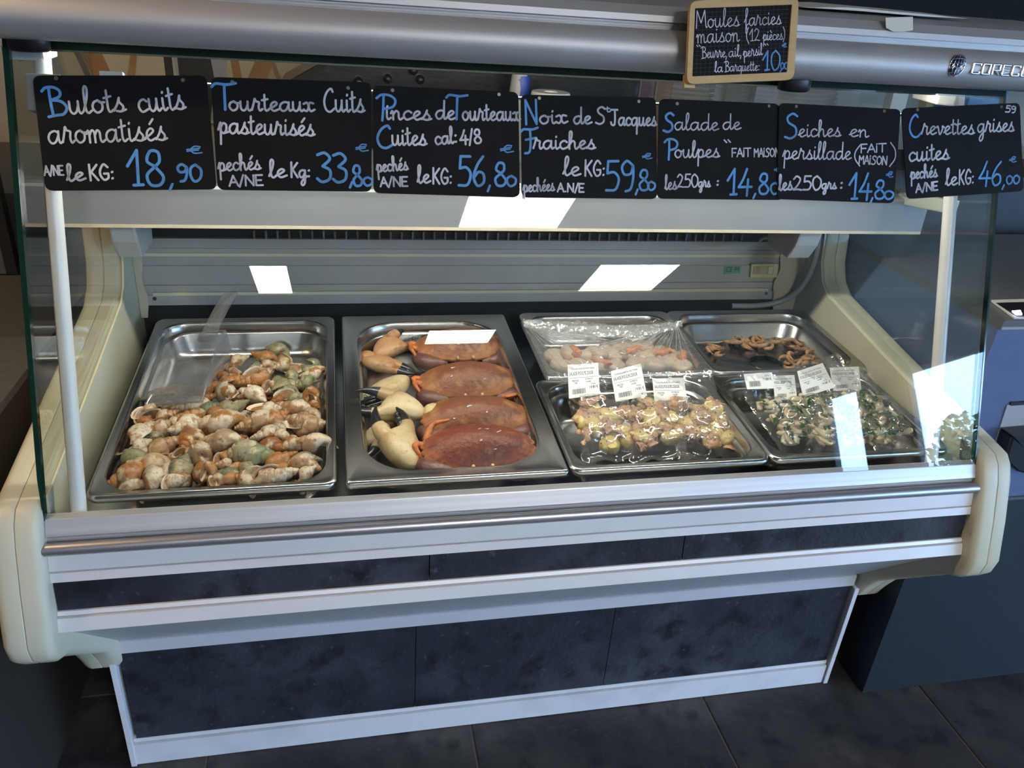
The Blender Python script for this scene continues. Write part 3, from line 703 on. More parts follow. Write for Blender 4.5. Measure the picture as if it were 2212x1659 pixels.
class Writer:
    """writes strokes as flat ribbons of chalk-marker ink on a board plane"""
    def __init__(self, to_uv, to_pt): self.to_uv, self.to_pt = to_uv, to_pt; self.words = []; self.lift = 0
    def build(self, t):
        for c, mb in self.words:
            mb.build('white_lettering' if c == 'w' else 'blue_lettering', 'chalk_white' if c == 'w' else 'chalk_blue', t)
    def ribbon(self, uv, w, c):
        mb = self.words[-1][1]; self.lift = (self.lift + 1) % 9
        l = .0006 + self.lift * .00003
        uv = [np.array(p) for p in uv]
        q = [uv[0]]
        for p in uv[1:]:
            if np.linalg.norm(p - q[-1]) > w * .12: q.append(p)
        if len(q) < 2: q = [uv[0], uv[0] + np.array([w * .3, 0])]
        L, R = [], []
        for k in range(len(q)):
            d = q[min(k + 1, len(q) - 1)] - q[max(k - 1, 0)]; d = d / (np.linalg.norm(d) + 1e-12)
            nrm = np.array([-d[1], d[0]]) * w / 2
            L.append(q[k] + nrm); R.append(q[k] - nrm)
        vs = [self.to_pt(*p, l) for p in L] + [self.to_pt(*p, l) for p in R]; n = len(q)
        mb.add(vs, [(i, n + i, n + i + 1, i + 1) for i in range(n - 1)])
        for e, d0 in ((0, q[0] - q[1]), (-1, q[-1] - q[-2])):
            a0 = math.atan2(d0[1], d0[0])
            cap = [q[e] + w / 2 * np.array([math.cos(a0 + t), math.sin(a0 + t)]) for t in np.linspace(-math.pi / 2, math.pi / 2, 7)]
            mb.add([self.to_pt(*p, l) for p in cap], [tuple(range(7))])
    def write(self, text, pl, pr, xh, c='w', w=None, caps=False, slant=.0):
        """pl, pr: where the base line starts and ends; xh: x-height (all as read from the board)"""
        a, b = self.to_uv(*pl), self.to_uv(*pr)
        h = abs(self.to_uv(pl[0], pl[1] - xh)[1] - a[1])
        self.words.append((c, MB()))
        gl = glyphs(text, caps); tot = sum(g[0] for g in gl)
        d = b - a; sx = np.linalg.norm(d) / tot; d = d / np.linalg.norm(d); up = np.array([-d[1], d[0]])
        w = (w or .0034) * (.48 if text == '€' else .78)
        x = 0.
        for adv, strokes in gl:
            for stq in strokes:
                if not stq: continue
                self.ribbon([a + d * ((x + p[0] + slant * p[1]) * sx) + up * (p[1] * h) for p in spline(stq)], w, c)
            x += adv
def slate_sign(name, label, corners, texts, holes, lift=.004, tilt=0):
    """corners: tl tr br bl as read; the boards hang flat against the sloping front glass"""
    uv = lambda px, py: on_glass(px, py, lift)
    pt3 = lambda u, v, l=0.: glass_pt(u, v, lift + l)
    cs = [uv(*c) for c in corners]
    r = .009
    out = []
    for k in range(4):
        p, a, b = cs[k], cs[k - 1], cs[(k + 1) % 4]
        da = (a - p) / np.linalg.norm(a - p); db = (b - p) / np.linalg.norm(b - p)
        for t in np.linspace(0, 1, 6):
            q = (1 - t) ** 2 * (p + da * r) + 2 * t * (1 - t) * p + t * t * (p + db * r)
            out.append(q)
    base = min((pt3(*c) for c in cs), key=lambda p: p[2])
    t = thing(name, label, 'sign', (sum(pt3(*c)[0] for c in cs) / 4, base[1], base[2]), 'slate price signs along the glass')
    MB().prism([pt3(*q) for q in out], -GN * .0022).build('board', 'slate_board', t)
    W = Writer(uv, pt3)
    for tx in texts:
        W.write(*tx[:4], **(tx[4] if len(tx) > 4 else {}))
    W.build(t)
    for hx, hy in holes:
        c = uv(hx, hy); rg = MB()
        rg.loft([[pt3(c[0] + q * math.cos(a), c[1] + q * math.sin(a), l) for a in np.linspace(0, 6.2832, 12, endpoint=False)] for q, l in ((.0024, .0), (.0022, .0007), (.0014, .0007), (.0012, .0001))])
        rg.build('eyelet', 'rivet', t)
    return t
B = dict(c='b')
def bw(w): return dict(c='b', w=w)
def ww(w): return dict(w=w)
slate_sign('price_sign', 'black slate sign for cooked whelks at 18,90 euro, beside the white post', [(70, 163), (446, 163), (468, 409), (98, 412)], [
    ('B', (100, 250), (150, 247), 30, bw(.0042)), ('ulots', (150, 247), (273, 241), 27), ('cuits', (300, 243), (402, 236), 27),
    ('aromatisés', (105, 311), (362, 303), 27, ww(.0032)), ('A/NE', (97, 379), (139, 378), 10, ww(.0026)),
    ('le', (146, 392), (186, 389), 17), ('KG:', (194, 390), (250, 388), 17), ('18', (275, 401), (361, 401), 38, bw(.0046)), (',', (362, 401), (384, 401), 22, bw(.004)), ('90', (382, 391), (438, 392), 18, bw(.0042)), ('€', (405, 334), (440, 333), 9, bw(.0034))], [(121, 169), (395, 173)])
slate_sign('price_sign', 'black slate sign for pasteurised cooked crabs at 33,80 euro', [(455, 166), (802, 178), (803, 414), (470, 410)], [
    ('T', (464, 238), (516, 236), 28, bw(.0042)), ('ourteaux', (494, 239), (680, 241), 20), ('Cuits', (698, 241), (788, 243), 25),
    ('pasteurisés', (472, 288), (680, 294), 22), ('pechés', (472, 370), (564, 366), 17, ww(.003)), ('A/NE', (496, 402), (570, 400), 11, ww(.003)),
    ('le', (582, 384), (620, 383), 18), ('Kg:', (628, 383), (672, 384), 16), ('33', (684, 392), (752, 394), 31, bw(.0046)), (',', (752, 396), (770, 396), 20, bw(.004)), ('8', (762, 402), (786, 401), 22, bw(.0042)), ('0', (784, 401), (806, 401), 9, bw(.0038)), ('€', (770, 330), (798, 328), 9, bw(.0032))], [(502, 177), (752, 190)])
slate_sign('price_sign', 'black slate sign for cooked crab claws at 56,80 euro', [(805, 184), (1120, 199), (1123, 426), (807, 417)], [
    ('P', (814, 260), (858, 262), 28, bw(.004)), ('inces', (832, 258), (932, 260), 19), ('de', (940, 257), (984, 259), 19), ('T', (966, 258), (1012, 258), 26, bw(.004)), ('ourteaux', (998, 260), (1124, 261), 19),
    ('C', (812, 320), (850, 319), 24, bw(.0042)), ('uites', (846, 314), (922, 314), 21), ('cal:', (940, 313), (990, 309), 17), ('4/8', (994, 312), (1042, 309), 15),
    ('pechés', (814, 372), (882, 367), 15, ww(.003)), ('A/NE', (822, 403), (882, 402), 10, ww(.003)), ('le', (902, 396), (930, 395), 18), ('KG:', (934, 397), (978, 398), 17),
    ('56', (988, 402), (1052, 402), 32, bw(.0046)), (',', (1050, 404), (1066, 404), 20, bw(.004)), ('8', (1066, 401), (1096, 402), 25, bw(.0044)), ('0', (1093, 402), (1116, 402), 11, bw(.004)), ('€', (1082, 333), (1112, 330), 9, bw(.0034))], [(848, 195), (1078, 204)])
slate_sign('price_sign', 'black slate sign for fresh scallops at 59,80 euro', [(1125, 204), (1417, 211), (1420, 430), (1128, 426)], [
    ('N', (1134, 269), (1164, 268), 26, bw(.004)), ('oix', (1164, 268), (1226, 266), 18), ('de', (1238, 268), (1278, 268), 17), ('S', (1286, 268), (1310, 267), 18), ('t', (1308, 242), (1318, 242), 6, ww(.0022)), ('Jacques', (1318, 271), (1418, 272), 17),
    ('F', (1130, 324), (1168, 320), 22, bw(.004)), ('raiches', (1152, 322), (1286, 322), 18), ('le', (1216, 379), (1254, 380), 19), ('KG:', (1262, 380), (1308, 381), 17), ('59', (1306, 413), (1374, 411), 32, bw(.0044)), (',', (1370, 412), (1384, 412), 18, bw(.004)), ('8', (1378, 411), (1404, 411), 22, bw(.004)), ('0', (1398, 411), (1416, 410), 9, bw(.0038)), ('€', (1388, 346), (1410, 344), 7, bw(.003)),
    ('pechées', (1130, 415), (1198, 412), 14, ww(.0028)), ('A.N/E', (1204, 414), (1262, 415), 9, ww(.003))], [(1165, 212), (1380, 219)])
slate_sign('price_sign', 'black slate sign for home-made octopus salad at 14,80 euro', [(1424, 213), (1684, 224), (1692, 432), (1420, 429)], [
    ('S', (1432, 285), (1458, 284), 20, bw(.0042)), ('alade', (1456, 281), (1552, 282), 17, ww(.0026)), ('de', (1560, 280), (1600, 280), 16, ww(.0026)),
    ('P', (1436, 345), (1466, 344), 22, bw(.004)), ('oulpes', (1456, 341), (1554, 340), 17, ww(.0028)), ('"', (1562, 330), (1582, 330), 13, ww(.0026)), ('FAiT', (1580, 339), (1622, 338), 9, dict(w=.0024, caps=True)), ('MAiSON', (1628, 339), (1684, 338), 9, dict(w=.0024, caps=True)),
    ('les', (1436, 410), (1462, 409), 15, ww(.0028)), ('250', (1462, 405), (1508, 404), 14, ww(.0028)), ('grs', (1508, 404), (1534, 404), 11, ww(.0028)), (':', (1544, 401), (1556, 401), 10), ('14', (1568, 421), (1624, 421), 28, bw(.0044)), (',', (1624, 421), (1638, 421), 16, bw(.004)), ('8', (1636, 419), (1662, 419), 22, bw(.0042)), ('0', (1662, 419), (1684, 419), 12, bw(.004)), ('€', (1672, 373), (1688, 373), 6, bw(.0028))], [(1463, 224), (1661, 229)])
slate_sign('price_sign', 'black slate sign for home-made cuttlefish with parsley at 14,80 euro', [(1683, 222), (1946, 236), (1931, 439), (1679, 430)], [
    ('S', (1694, 300), (1728, 296), 26, bw(.004)), ('eiches', (1724, 296), (1816, 295), 17, ww(.0026)), ('en', (1834, 295), (1876, 297), 16, ww(.0026)),
    ('persillade', (1690, 344), (1838, 345), 18, ww(.0026)), ('(', (1842, 352), (1858, 352), 17, ww(.0024)), ('FAiT', (1858, 330), (1914, 328), 9, dict(w=.0026, caps=True)), ('MAiSON', (1854, 354), (1916, 356), 9, dict(w=.0026, caps=True)), (')', (1920, 352), (1936, 352), 19, ww(.0024)),
    ('les', (1682, 412), (1712, 410), 16, ww(.0034)), ('250', (1712, 411), (1774, 410), 15, ww(.0034)), ('grs', (1774, 408), (1806, 408), 11, ww(.0032)), (':', (1810, 408), (1824, 408), 13, ww(.0038)), ('14', (1830, 430), (1882, 431), 28, bw(.0046)), (',', (1878, 430), (1890, 430), 16, bw(.004)), ('8', (1886, 429), (1912, 430), 20, bw(.0042)), ('0', (1908, 430), (1930, 430), 9, bw(.004)), ('€', (1914, 385), (1930, 384), 7, bw(.003))], [(1720, 230), (1910, 240)], lift=.0065)
slate_sign('price_sign', 'tilted black slate sign for cooked grey shrimps at 46,00 euro', [(1948, 234), (2203, 222), (2211, 413), (1960, 430)], [
    ('59', (2170, 242), (2194, 244), 7, ww(.0026)), ('C', (1964, 300), (1992, 292), 24, bw(.004)), ('revettes', (1990, 291), (2104, 290), 18, ww(.0032)), ('grises', (2110, 286), (2190, 284), 18, ww(.0032)),
    ('cuites', (1962, 349), (2050, 344), 19, ww(.0036)), ('pechés', (1966, 387), (2024, 382), 14, ww(.0034)), ('A/NE', (1978, 416), (2026, 410), 9, ww(.0034)), ('le', (2042, 401), (2068, 399), 17, ww(.0034)), ('KG:', (2070, 399), (2104, 397), 16, ww(.0034)),
    ('46', (2112, 401), (2164, 401), 26, bw(.004)), (',', (2162, 402), (2174, 402), 15, bw(.0034)), ('00', (2172, 398), (2202, 396), 9, bw(.0036)), ('€', (2180, 353), (2196, 351), 7, bw(.003))], [(1982, 237), (2163, 231)])
# --- framed sign on the canopy
mn = np.array([0, -.97, .24]); mo = np.array([0, .012, 1.25]); mu = np.array([0, .24, .97])
m_uv = lambda px, py: (lambda p: np.array([p[0], (p - mo) @ mu]))(on_plane(px, py, mn, mo))
m_pt = lambda u, v, l=0.: mo + np.array([u, 0, 0]) + mu * v + mn * l
oc = [m_uv(*c) for c in ((1489, 3), (1723, -5), (1712, 173), (1481, 183))]
ic = [m_uv(*c) for c in ((1499, 19), (1708, 11), (1697, 157), (1493, 166))]
def rounded(cs, r, n=5):
    out = []
    for k in range(4):
        p, a, b = cs[k], cs[k - 1], cs[(k + 1) % 4]
        da = (a - p) / np.linalg.norm(a - p); db = (b - p) / np.linalg.norm(b - p)
        for t in np.linspace(0, 1, n): out.append((1 - t) ** 2 * (p + da * r) + 2 * t * (1 - t) * p + t * t * (p + db * r))
    return out
ob_ = [m_pt(*q) for q in oc]
fs_ = thing('framed_sign', 'small chalkboard in a light wooden frame clipped to the canopy, stuffed mussels', 'sign', (sum(p[0] for p in ob_) / 4, .0, min(p[2] for p in ob_)))
MB().prism([m_pt(*q, .001) for q in rounded(oc, .010)], -mn * .004).build('backing', 'wood_frame', fs_)
fr = MB()
o5, i5 = rounded(oc, .010), rounded(ic, .0012)
n_ = len(o5)
lo_o = [m_pt(*q, .001) for q in o5]; hi_o = [m_pt(*q, .0035) for q in o5]; hi_i = [m_pt(*q, .0035) for q in i5]; lo_i = [m_pt(*q, .001) for q in i5]
fr.loft([lo_o, hi_o, hi_i, lo_i], False, False); fr.build('frame', 'wood_frame', fs_)
MB().prism([m_pt(*q, .0014) for q in i5], -mn * .0008).build('slate', 'slate_board', fs_)
gr = MB()
for k in range(1, 22):
    for aa, bb, cc, dd in ((ic[0], ic[1], ic[3], ic[2]), (ic[0], ic[3], ic[1], ic[2])):
        if aa is ic[0] and bb is ic[3] and k > 15: continue
        t = k / (22 if bb is not ic[3] else 16)
        p, q = aa + (bb - aa) * t, cc + (dd - cc) * t
        d = (q - p) / np.linalg.norm(q - p); nn = np.array([-d[1], d[0]]) * .00018
        gr.add([m_pt(*(p + nn), .00155), m_pt(*(p - nn), .00155), m_pt(*(q - nn), .00155), m_pt(*(q + nn), .00155)], [(0, 1, 2, 3)])
pb('grid_line', (.03, .031, .036), .6)
gr.build('ruled_grid', 'grid_line', fs_)
W = Writer(m_uv, lambda u, v, l=0.: m_pt(u, v, .0014 + l))
for tx in [('Moules', (1502, 62), (1596, 57), 19, ww(.0016)), ('farcies', (1606, 57), (1686, 53), 17, ww(.0016)), ('maison', (1503, 94), (1596, 90), 19, ww(.0016)), ('(12', (1610, 90), (1640, 88), 13, ww(.0014)), ('pièces)', (1646, 88), (1694, 86), 12, ww(.0014)),
           ('"', (1502, 115), (1514, 115), 8, ww(.0014)), ('Beurre,', (1513, 126), (1570, 124), 12, ww(.0014)), ('ail,', (1572, 124), (1602, 122), 12, ww(.0014)), ('persil', (1604, 124), (1646, 119), 12, ww(.0014)), ('"', (1648, 112), (1660, 112), 8, ww(.0013)),
           ('la', (1542, 157), (1560, 156), 11, ww(.0014)), ('Barquette:', (1563, 155), (1640, 153), 11, ww(.0014)), ('10', (1644, 153), (1684, 151), 21, bw(.0026)), (',', (1682, 152), (1690, 152), 9, bw(.002)), ('00', (1684, 150), (1700, 149), 7, bw(.002)), ('€', (1688, 104), (1698, 103), 5, bw(.0024))]:
    W.write(*tx[:4], **tx[4])
W.build(fs_)
cl = m_uv(1492, 182)
MB().prism([m_pt(cl[0] - .007, cl[1] - .004, -.004), m_pt(cl[0] + .008, cl[1] - .004, -.004), m_pt(cl[0] + .008, cl[1] + .012, -.004), m_pt(cl[0] - .007, cl[1] + .012, -.004)], -mn * .006).build('clip', 'wood_frame', fs_)
# ================================================================== steel pans
def tilt_pt(x, y, z):
    """x, y in the place, z measured from the rim plane"""
    return rim(x, y, -z)
def gn_pan(label, x0, y0, w, d, depth=.065, flange=.0135, rc=.045, rcf=.016, holes=None, body_in=.024, group=None, rot=0.):
    x1, y1 = x0 + w, y0 + d
    t = thing('steel_pan', label, 'pan', tilt_pt((x0 + x1) / 2, (y0 + y1) / 2, -depth), group)
    cx, cy = (x0 + x1) / 2, (y0 + y1) / 2
    def ring(ins, z, r):
        out = []
        for x, y in rrect(x0 + ins, x1 - ins, y0 + ins, y1 - ins, max(r, .002), 7):
            dx, dy = x - cx, y - cy
            out.append(tilt_pt(cx + dx * math.cos(rot) - dy * math.sin(rot), cy + dx * math.sin(rot) + dy * math.cos(rot), z))
        return out
    fl = flange
    prof = [(.0012, -.0105, rcf), (.0, -.0085, rcf), (.0002, -.0025, rcf), (.0022, .0, rcf), (.0040, .0004, rcf), (.0058, -.0006, rcf), (fl * .8, -.0012, rc * .8), (fl, -.0022, rc), (fl + .0022, -.0055, rc), (fl + .0030, -.020, rc), (fl + .0075, -.0225, rc),
            (fl + .0085, -.0245, rc), (body_in + .003, -depth * .75, rc * 1.02), (body_in + .006, -depth + .010, rc), (body_in + .010, -depth + .0035, rc), (body_in + .018, -depth + .0012, rc * .9)]
    inner = [ring(*p) for p in prof]
    mb = MB().loft(inner, False, True)
    body = mb.build('basin', 'steel', t, 50)
    outp = [(fl + .0015, -.0035, rc), (fl + .0018, -.021, rc), (fl + .0065, -.0240, rc), (body_in + .0015, -depth * .75, rc * 1.02), (body_in + .0045, -depth + .008, rc), (body_in + .016, -depth, rc * .9)]
    MB().loft([ring(*p) for p in [(.0012, -.0105, rcf), (.0035, -.0040, rcf)] + outp], False, True).build('outer_skin', 'steel', t, 50)
    fl_r = [ring(*p) for p in prof[:8]]
    MB().loft([[np.array(q) + np.array((0, 0, .0004)) for q in r] for r in fl_r], False, False).build('rim', 'steel', t, 50)
    if holes:
        for hx, hy in holes:
            p = tilt_pt(hx, hy, -depth + .0016)
            hb = MB().loft([[tilt_pt(hx + .0042 * math.cos(a), hy + .0042 * math.sin(a), -depth + .0016) for a in np.linspace(0, 6.2832, 10, endpoint=False)]], False, True)
            hb.build('drain_hole', 'steel_shaded', t)  # flat disc on the solid floor, shade inside the hole put in as darker steel
    return t
X1, X2, X3, X4, X3B, X4B = 0., .3367, .6652, .9922, .6900, 1.0110
DB = .265
g_ = [( .325 - .06 - .024 * i, YF + .53 - .075 - .024 * j) for i in range(5) for j in range(6)]
gn_pan('full-size steel pan holding the whelks, beside the cream end panel', X1, YF, .325, .53, holes=g_)
gn_pan('full-size steel pan with wide rounded rim holding crabs and claws', X2, YF, .325, .53, flange=.026, rc=.075, rcf=.006, body_in=.034)
gn_pan('half-size steel pan holding bagged octopus salad', X3, YF, .325, DB, holes=[(X3 + .05 + .024 * i, YF + .045 + .024 * j) for i in range(5) for j in range(2)], rc=.04)
gn_pan('half-size steel pan of scallops under cling film, behind the octopus salad', X3B, YF + .27, .325, DB, rc=.04)
gn_pan('half-size steel pan holding bagged cuttlefish, beside the right end panel', X4, YF, .325, DB, rc=.04)
gn_pan('half-size steel pan with a few grey shrimps and a spoon', X4B, YF + .27, .325, DB, rc=.04)
# ================================================================== whelks
pb('whelk_white', (.60, .50, .36), .34, bump=(9, .6, (1, 1, 3.5)), rnd=[(.50, .41, .29), (.64, .56, .43), (.46, .35, .23)], mix=[(3.2, (.30, .125, .035), .52, .60, 5), (10, (.36, .24, .12), .50, .72)])
pb('whelk_tan', (.34, .20, .10), .34, bump=(9, .6, (1, 1, 3.5)), rnd=[(.34, .19, .09), (.42, .27, .155), (.27, .135, .055)], mix=[(3, (.56, .46, .33), .50, .58, 5), (10, (.22, .10, .04), .52, .70)])
pb('whelk_orange', (.32, .125, .032), .34, bump=(9, .6, (1, 1, 3.5)), rnd=[(.32, .125, .032), (.40, .18, .055), (.23, .08, .018)], mix=[(3, (.54, .42, .27), .56, .64, 5), (9, (.17, .06, .015), .52, .72)])
pb('whelk_green', (.20, .205, .105), .38, bump=(9, .7, (1, 1, 3.5)), rnd=[(.22, .215, .11), (.16, .185, .11), (.28, .24, .13)], mix=[(3, (.46, .38, .24), .54, .64, 5), (10, (.085, .085, .045), .52, .72)])
pb('whelk_lip', (.72, .62, .48), .35, mix=(4, (.60, .45, .30), .4, .7))
pb('operculum', (.22, .11, .04), .4, mix=(8, (.38, .22, .10), .4, .7))
def whelk_mesh(W=1.62, a=.27, c=.30, b=1.18, el=1.45, ribs=11, ribamp=.05, turns=4.6, var=0):
    """dextral snail shell: an oval tube wound on a growing spiral, lip flared, siphon notch below"""
    n, m = int(turns * 20), 14
    rings = []
    for i in range(n + 1):
        th = turns * 2 * math.pi * i / n
        g = W ** ((th - turns * 2 * math.pi) / (2 * math.pi))
        ca, sa = math.cos(th), math.sin(th)
        rib = 1 + ribamp * math.sin(ribs * th) * (1 if i < n - 4 else 0)
        fl = 1 + .14 * max(0, (i - (n - 3)) / 3)
        ring = []
        for k in range(m):
            ph = 2 * math.pi * k / m
            u = math.cos(ph); v = math.sin(ph)
            vv = v * el * (1.0 if v > 0 else 1.0 + .35 * max(0, (i - n * .86) / (n * .14)))
            r = g * (a + c * u * rib * fl * (1 if u > 0 else .82))
            z = g * (-b + c * vv * fl)
            ring.append((r * ca, r * sa, z))
        rings.append(ring)
    shell = MB().loft(rings, True, False)
    last = np.array(rings[-1]); cen = last.mean(0)
    back = np.array(rings[-3]).mean(0) - cen
    ins = [list(last), list(cen + (last - cen) * .86 + back * .10), list(cen + (last - cen) * .74 + back * .55)]
    shell.loft(ins, False, False, 1)
    op = MB().loft([list(cen + (last - cen) * .75 + back * .50), list(cen + (last - cen) * .40 + back * .36), list(cen + (last - cen) * .12 + back * .40)], False, True)
    L = 1.66
    for q in (shell, op): q.v = [(x / L, y / L, (z + .82) / L) for x, y, z in q.v]
    return shell, op
WK = {}
variants = [whelk_mesh(), whelk_mesh(1.56, .25, .29, 1.30, 1.5, 12, .065, 4.8), whelk_mesh(1.72, .29, .33, 1.05, 1.4, 10, .03, 4.2)]
for key, mat in (('w', 'whelk_white'), ('t', 'whelk_tan'), ('o', 'whelk_orange'), ('g', 'whelk_green')):
    for vi, (sh_, op_) in enumerate(variants):
        o = sh_.build('shell', [mat, 'whelk_lip'], None, 50, local=True); p = op_.build('operculum', 'operculum', None, 50, local=True)
        WK[key, vi] = (o.data, p.data); bpy.data.objects.remove(o); bpy.data.objects.remove(p)
WL = {'w': 'creamy white whelk with brown stains', 't': 'tan and beige mottled whelk', 'o': 'orange-brown whelk', 'g': 'greenish grey whelk'}
def whelk_label(p, length, key):
    x, y = p[0], p[1] - YF
    size = 'large' if length > .057 else 'small' if length < .041 else 'middling'
    if x < .17 and y > .25: w = 'beside the clear scoop'
    elif y > .33: w = 'by the drain holes'
    elif y < .085: w = 'against the front pan wall'
    elif x > .245: w = 'along the wall next to the crabs'
    elif x < .085: w = 'along the wall next to the white post'
    else: w = 'in the middle of the heap'
    return '%s %s, %s' % (size, WL[key], w), '%s %ss %s' % (size, WL[key], w)
def place_whelk(p, length, ang, key, vi, roll=None, lift=None):
    t = bpy.data.objects.new('whelk', None); COL.objects.link(t); t.empty_display_size = .01
    lb, gp_ = whelk_label(p, length, key); tag(t, lb, 'whelk', gp_)
    a = math.radians(ang)
    el = random.uniform(-.05, .35) if lift is None else lift
    zdir = Vector((math.cos(a) * math.cos(el), math.sin(a) * math.cos(el), math.sin(el)))
    q = zdir.to_track_quat('Z', 'Y').to_matrix().to_4x4() @ Matrix.Rotation(roll if roll is not None else random.uniform(0, 6.28), 4, 'Z')
    t.matrix_world = Matrix.Translation(Vector(p)) @ q @ Matrix.Scale(length, 4)
    me, op = WK[key, vi]
    for nm, d in (('shell', me), ('operculum', op)):
        o = bpy.data.objects.new(nm, d); COL.objects.link(o); o.parent = t
# read off the heap: x, y (in the 4.148x view of the pan), length, spire direction, colour
WH = [(1150, 400, 200, 20, 'w'), (1330, 370, 220, 150, 'o'), (1500, 330, 300, 145, 'g'), (1400, 455, 220, 115, 't'), (1270, 490, 190, 240, 'g'), (1570, 450, 260, 200, 'w'), (1620, 535, 190, 80, 'g'), (1750, 490, 200, 120, 'g'),
 (1880, 450, 170, -60, 'g'), (1790, 540, 220, 180, 'w'), (1090, 510, 180, 140, 't'), (1000, 560, 180, 100, 'o'), (1110, 590, 240, 0, 'o'), (1240, 605, 250, 190, 'o'), (1340, 550, 260, 25, 't'), (1500, 590, 170, 0, 'g'),
 (1610, 630, 260, 20, 'g'), (1750, 620, 230, 200, 'g'), (900, 640, 230, 0, 'o'), (510, 700, 260, 160, 't'), (370, 740, 240, 190, 'g'), (720, 690, 180, 0, 'g'), (815, 750, 270, 10, 'o'), (1040, 700, 290, 95, 'w'),
 (1180, 690, 160, 60, 'w'), (1310, 720, 300, -60, 'w'), (1430, 650, 200, 70, 't'), (1560, 690, 250, 170, 'g'), (1660, 745, 250, 0, 'g'), (1830, 720, 240, 90, 'o'), (1490, 775, 180, 210, 'o'), (350, 850, 230, 60, 'w'),
 (490, 815, 190, 0, 't'), (640, 775, 180, 0, 'g'), (670, 835, 260, 170, 'w'), (860, 855, 250, 10, 'g'), (1060, 850, 260, -70, 'g'), (1170, 800, 170, 30, 'g'), (1390, 850, 260, 0, 'w'), (1610, 845, 290, 160, 't'),
 (1690, 800, 190, 40, 'g'), (1810, 805, 210, -60, 'o'), (1840, 890, 230, 100, 't'), (480, 910, 270, 0, 't'), (290, 905, 200, 60, 't'), (260, 970, 220, 110, 'o'), (310, 1040, 300, 60, 'w'), (450, 1015, 230, 30, 't'),
 (580, 960, 200, 70, 'w'), (705, 915, 260, 200, 'o'), (930, 885, 190, 90, 'o'), (920, 990, 370, 170, 'w'), (1150, 960, 200, 20, 'g'), (660, 1020, 280, 210, 'w'), (700, 1080, 240, 120, 'o'), (1270, 980, 330, 200, 't'),
 (1480, 930, 240, 30, 'o'), (1490, 985, 190, 90, 't'), (1650, 950, 260, 160, 't'), (1770, 1000, 320, 0, 't'), (1520, 1090, 230, 90, 'w'), (1350, 1085, 210, 200, 'w'), (970, 1150, 290, 150, 't'), (1110, 1125, 210, 20, 'o'),
 (1220, 1170, 190, 120, 't'), (1440, 1185, 270, -40, 'o'), (1630, 1150, 240, 210, 'w'), (1830, 1150, 310, 150, 't'), (240, 1180, 230, 30, 'w'), (400, 1110, 220, 170, 'g'), (470, 1185, 330, 30, 't'), (690, 1150, 230, 250, 'o'),
 (800, 1230, 330, 110, 't'), (560, 1290, 230, 20, 'o'), (170, 1310, 300, 120, 'g'), (300, 1235, 180, 0, 't'), (400, 1295, 150, 90, 'w'), (330, 1375, 320, 170, 'w'), (640, 1360, 290, 70, 'g'), (690, 1235, 180, 40, 'o'),
 (1140, 1250, 260, 190, 'g'), (1360, 1280, 330, -30, 'g'), (1550, 1290, 250, 20, 'o'), (1000, 1290, 170, 70, 'o'), (1030, 1345, 200, 200, 't'), (1160, 1365, 170, 0, 'o'), (1210, 1395, 210, 70, 'g'), (1730, 1340, 330, -40, 't'),
 (1870, 1290, 180, -10, 'g'), (150, 1480, 330, 200, 'o'), (420, 1445, 330, 50, 'w'), (660, 1445, 270, 60, 'o'), (860, 1410, 260, 80, 'o'), (1040, 1445, 230, 150, 'g'), (1200, 1455, 240, 95, 't'), (1340, 1445, 210, 20, 'w'),
 (1520, 1400, 210, 230, 'o'), (1530, 1475, 280, 0, 'w'), (1730, 1460, 200, 30, 'w'), (240, 1530, 210, 10, 't'), (470, 1530, 210, 180, 'w'), (580, 1500, 210, 70, 'o'), (950, 1490, 190, 90, 't'), (1090, 1495, 210, 0, 'o'), (1420, 1520, 200, 0, 't')]
def heap_d(py):      # depth of the heap's surface below the rim: full at the front, thinning towards the back
    f = np.clip((py - 740) / (900 - 740), 0, 1)
    return .036 * (1 - f) + .010 * f
for k, (zx, zy, ln, ang, key) in enumerate(WH):
    px, py = 240 + zx / 4.148, 680 + zy / 4.148
    p = on_rim(px, py, heap_d(py) + random.uniform(-.003, .004))
    length = ln / 4.148 / 1235 * 1.08
    mg = .030 + length * .18
    p[0] = min(max(p[0], mg), .325 - mg); p[1] = max(p[1], YF + mg)
    place_whelk(p, length, ang + 4, key, k % 3)
rr = random.Random(5)
for i in range(9):
    for j in range(9):
        x = .05 + i * .0275 + rr.uniform(-.008, .008); y = YF + .05 + j * .034 + rr.uniform(-.01, .01)
        d = .034 + .012 * max(0, (j - 5) / 3)
        if j >= 8 and i < 3: d = .05
        place_whelk(rim(min(x, .283), y, d + rr.uniform(-.003, .004)), rr.uniform(.038, .05), rr.uniform(0, 360), rr.choice('wttooo'), rr.randrange(3))
# ------------------------------------------------------------------ clear scoop lying on the whelks
sc = thing('serving_scoop', 'clear plastic serving scoop lying on the whelks', 'scoop', (0, 0, 0))
sc['_local'] = 1
N, K = 22, 12
def u_sec(t, off=0.):
    """t 0 = back wall, 1 = front lip; the U opens upward, its sides sweep down to the flat lip"""
    w = .038 + .009 * t; h = .062 * (1 - t ** 1.35) + .001
    out = []
    for i in range(N + 1):
        a = math.pi * (i / N)
        y = -math.cos(a); z = 1 - math.sin(a) ** .55
        out.append(((.118 * t), y * (w + off), z * h - off * .8 if True else 0))
    return out
outer = [u_sec(t, 0.) for t in np.linspace(0, 1, K)]
inn = [u_sec(t, -.0018) for t in np.linspace(0, 1, K)]
mb = MB().loft(outer, False, False, closed=False)
mb.loft(inn, False, False, closed=False)
edge = MB()
for side in (0, -1):
    edge.tube([o_[side] for o_ in outer], .0014, 6)
edge.tube(outer[-1][0:1] + [outer[-1][i] for i in range(1, N + 1)], .0014, 6)
